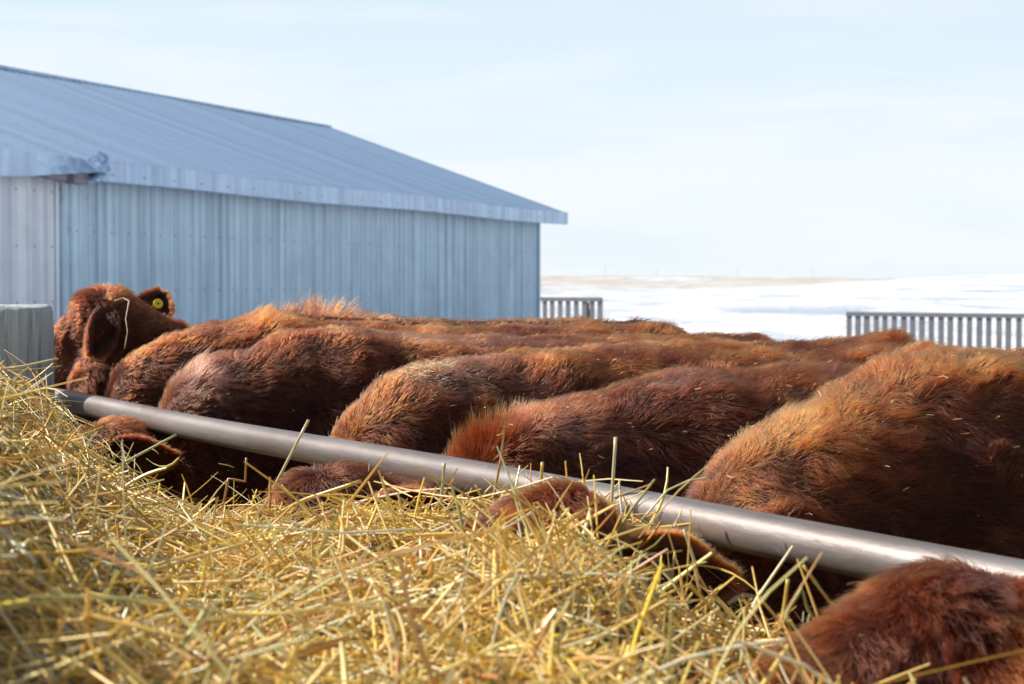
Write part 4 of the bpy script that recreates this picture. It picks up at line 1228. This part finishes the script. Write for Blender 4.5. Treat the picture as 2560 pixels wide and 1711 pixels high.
def build_hay(name, label, left, n_long, n_mid, n_chaff, seed):
    rs = np.random.RandomState(seed)
    if left:
        keep = lambda x, y: (pipe_u(x, y) > 0.05) & (split(x, y) > -10 * rs.exponential(3, x.shape)) & (y > 1.5) & (y < 5.4)
        soft = lambda x, y: smoothstep(pipe_u(x, y), 0.05, 0.14) * smoothstep(split(x, y), -120, -20) * smoothstep(y, 1.0, 1.1) * smoothstep(-y, -5.6, -5.3) * smoothstep(x, -3.1, -2.8)
        core = hay_core((-3.2, 0.1), (0.9, 5.8), 150, 220, soft)
    else:
        keep = lambda x, y: (pipe_u(x, y) > 0.04) & (split(x, y) < 10 * rs.exponential(3, x.shape)) & (y > 1.5) & (rs.rand(*x.shape) > np.minimum(0.93, 0.55 * bare(x, y)))
        soft = lambda x, y: smoothstep(pipe_u(x, y), 0.06, 0.16) * smoothstep(-split(x, y), -120, -20) * smoothstep(y, 1.0, 1.1)
        core = hay_core((-1.3, 1.4), (0.9, 5.0), 150, 220, soft)
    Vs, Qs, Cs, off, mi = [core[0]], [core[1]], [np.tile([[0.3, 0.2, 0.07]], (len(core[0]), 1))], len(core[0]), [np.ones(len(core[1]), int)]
    for n, lm, lx, wm, k, uf, ll in ((n_long, 0.10, 0.46, 1.15, 6, 0.05, 0.018), (n_mid, 0.04, 0.14, 1.0, 4, 0.07, 0.012), (n_chaff, 0.008, 0.04, 0.9, 2, 0.02, 0.008)):
        xy = hay_sample(rs, n, keep, -0.60 if left else -0.36)
        V, Q, c = make_strands(rs, xy, left, lm, lx, wm, k, uf, ll)
        Vs.append(V); Qs.append(Q + off); Cs.append(c); off += len(V); mi.append(np.zeros(len(Q), int))
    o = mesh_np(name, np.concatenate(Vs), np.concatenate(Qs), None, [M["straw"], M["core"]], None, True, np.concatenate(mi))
    set_cols(o, np.concatenate(Cs))
    tag(o, label, "hay", None, "stuff")

build_hay("hay_bale", "dense mound of pale layered hay rising at the left below the post", True, 24000, 30000, 32000, 101)
build_hay("loose_hay", "loose golden heap of hay stalks along the rail in the foreground", False, 18000, 26000, 30000, 202)

# prominent single stalks
def stalk(label, pts, z, w, col, flat=False):
    P = []
    zs = z if isinstance(z, (list, tuple)) else [z] * len(pts)
    for (px, py), zz in zip(pts, zs):
        P.append(np.array([(px - 1173) / 4378 * zz, zz, EYE - (py - 645) / 4378 * zz]))
    base = P[0].copy()
    # resample
    out = []
    for a, b in zip(P[:-1], P[1:]):
        for t in np.linspace(0, 1, 4, endpoint=False): out.append(a + (b - a) * t)
    out.append(P[-1])
    g = MB()
    n = len(out)
    g.tube([tuple(p - base) for p in out], [w * (1 - 0.25 * i / n) * (1.15 if i % 5 == 3 else 1.0) for i in range(n)], 7)
    o = g.build("straw_stalk", M["straw"], None, smooth=True)
    o.location = base
    set_cols(o, np.tile([col], (len(o.data.vertices), 1)))
    tag(o, label, "stalk", "single stalks sticking out of the hay")
PALE, GOLD, GREEN, BRN = (0.66, 0.60, 0.36), (0.62, 0.45, 0.10), (0.42, 0.46, 0.22), (0.42, 0.22, 0.08)
stalk("long pale stalk leaning across the pipe in front of the dark cow chests", [(590, 1190), (620, 1130), (706, 963)], 4.0, 0.0036, PALE)
stalk("tall upright pale stalk standing above the rail in the middle of the heap", [(1395, 1240), (1402, 1150), (1411, 1003)], 3.2, 0.0034, PALE)
stalk("brown zigzag bent stalk standing against the dark gap under the rail", [(505, 1180), (522, 1098), (560, 1105), (563, 1050)], 4.0, 0.0028, BRN)
stalk("pale green stalk lying up from the mound towards the rail at the left", [(235, 1085), (300, 1052), (402, 997)], 4.25, 0.0034, GREEN)
stalk("thick shiny yellow stalk pointing up right under the rail", [(630, 1180), (700, 1145), (825, 1104)], [3.7, 3.65, 3.6], 0.0044, GOLD)
stalk("short green stalk standing straight in front of the rail", [(1008, 1170), (1014, 1110), (1018, 1062)], 3.45, 0.0034, GREEN)
stalk("yellow stalk upright beside the hay-covered head", [(1232, 1190), (1238, 1120), (1243, 1060)], 3.2, 0.0032, GOLD)
stalk("thin curved stalk arching over the rail in front of the orange cow", [(1470, 1195), (1530, 1125), (1580, 1102), (1625, 1096)], 3.05, 0.0018, PALE)
stalk("split upright stalk standing in the dark space under the rail at the right", [(1790, 1450), (1800, 1395), (1808, 1330)], 2.45, 0.0030, GOLD)
stalk("bent stalk folded into a peak beside the curly head", [(1800, 1430), (1812, 1398), (1840, 1352), (1852, 1395), (1872, 1430)], 2.42, 0.0022, GREEN)
stalk("straight yellow stalk slanting down towards the curly head", [(1843, 1298), (1880, 1350), (1918, 1400)], 2.45, 0.0022, GOLD)
stalk("thin pale stalk standing over the furry ear in the hay", [(1605, 1360), (1590, 1280), (1568, 1215)], 2.8, 0.0026, PALE)
stalk("pale stalk lying from the mound top across the wooden post", [(-20, 850), (50, 840), (132, 822)], 4.7, 0.0034, PALE)
stalk("long reddish stalk leaning in the lower middle of the heap", [(960, 1600), (1010, 1460), (1050, 1400)], [2.0, 2.15, 2.25], 0.0032, BRN)
stalk("white glossy stalk folded over the brown forehead in the hay", [(940, 1240), (1065, 1190), (1130, 1240)], 3.05, 0.0028, (0.75, 0.70, 0.52))
stalk("thin twisted straw draped over the raised head of the ear-tagged cow", [(262, 690), (283, 683), (296, 690), (288, 730), (292, 760), (285, 800)], [6.72, 6.72, 6.70, 6.66, 6.63, 6.60], 0.0017, PALE)

# small hay flecks caught in the coats
def build_chaff():
    rs = np.random.RandomState(9)
    Cs = []
    for i, W in enumerate(COAT_POINTS):
        n = (60, 160, 320, 480, 620, 900, 140)[i]
        Cs.append(W[rs.randint(0, len(W), n)])
    # the wisp on the shoulder of the third cow from the front
    c = COWS[3]; a = R(90 - c["heading"])
    lp = np.stack([rs.normal(0.26, 0.035, 60), rs.normal(-0.05, 0.02, 60), np.full(60, 0)], -1)
    lp[:, 2] = np.array([c["fr"]["tz"](q) for q in lp[:, 0]]) + 0.012 + rs.uniform(0, 0.012, 60) - np.abs(lp[:, 1] + 0.0) * 0.25
    wp = np.stack([lp[:, 0] * math.cos(a) - lp[:, 1] * math.sin(a) + c["pos"][0], lp[:, 0] * math.sin(a) + lp[:, 1] * math.cos(a) + c["pos"][1], lp[:, 2]], -1)
    nsm = sum(len(q) for q in Cs)
    C = np.concatenate(Cs + [wp]); n = len(C)
    D = unit(rs.normal(size=(n, 3)) * np.array([1, 1, 0.35]))
    L = np.where(np.arange(n) < nsm, rs.uniform(0.005, 0.020, n), rs.uniform(0.02, 0.05, n))
    wid = np.where(np.arange(n) < nsm, rs.uniform(0.0006, 0.0013, n), 0.0008)
    cols = STRAW_COLS[rs.choice([0, 1, 4, 4, 9], n)] * 1.1
    V, Q, cc = strands_mesh(C, D, unit(rs.normal(size=(n, 3))), L, wid, wid * 0.5, rs.normal(0, 0.3, n), np.zeros(n), cols, 3)
    o = mesh_np("hay_chaff", V, Q, None, M["straw"])
    set_cols(o, cc)
    tag(o, "small flecks of hay caught in the coats of the cattle", "hay", None, "stuff")
build_chaff()
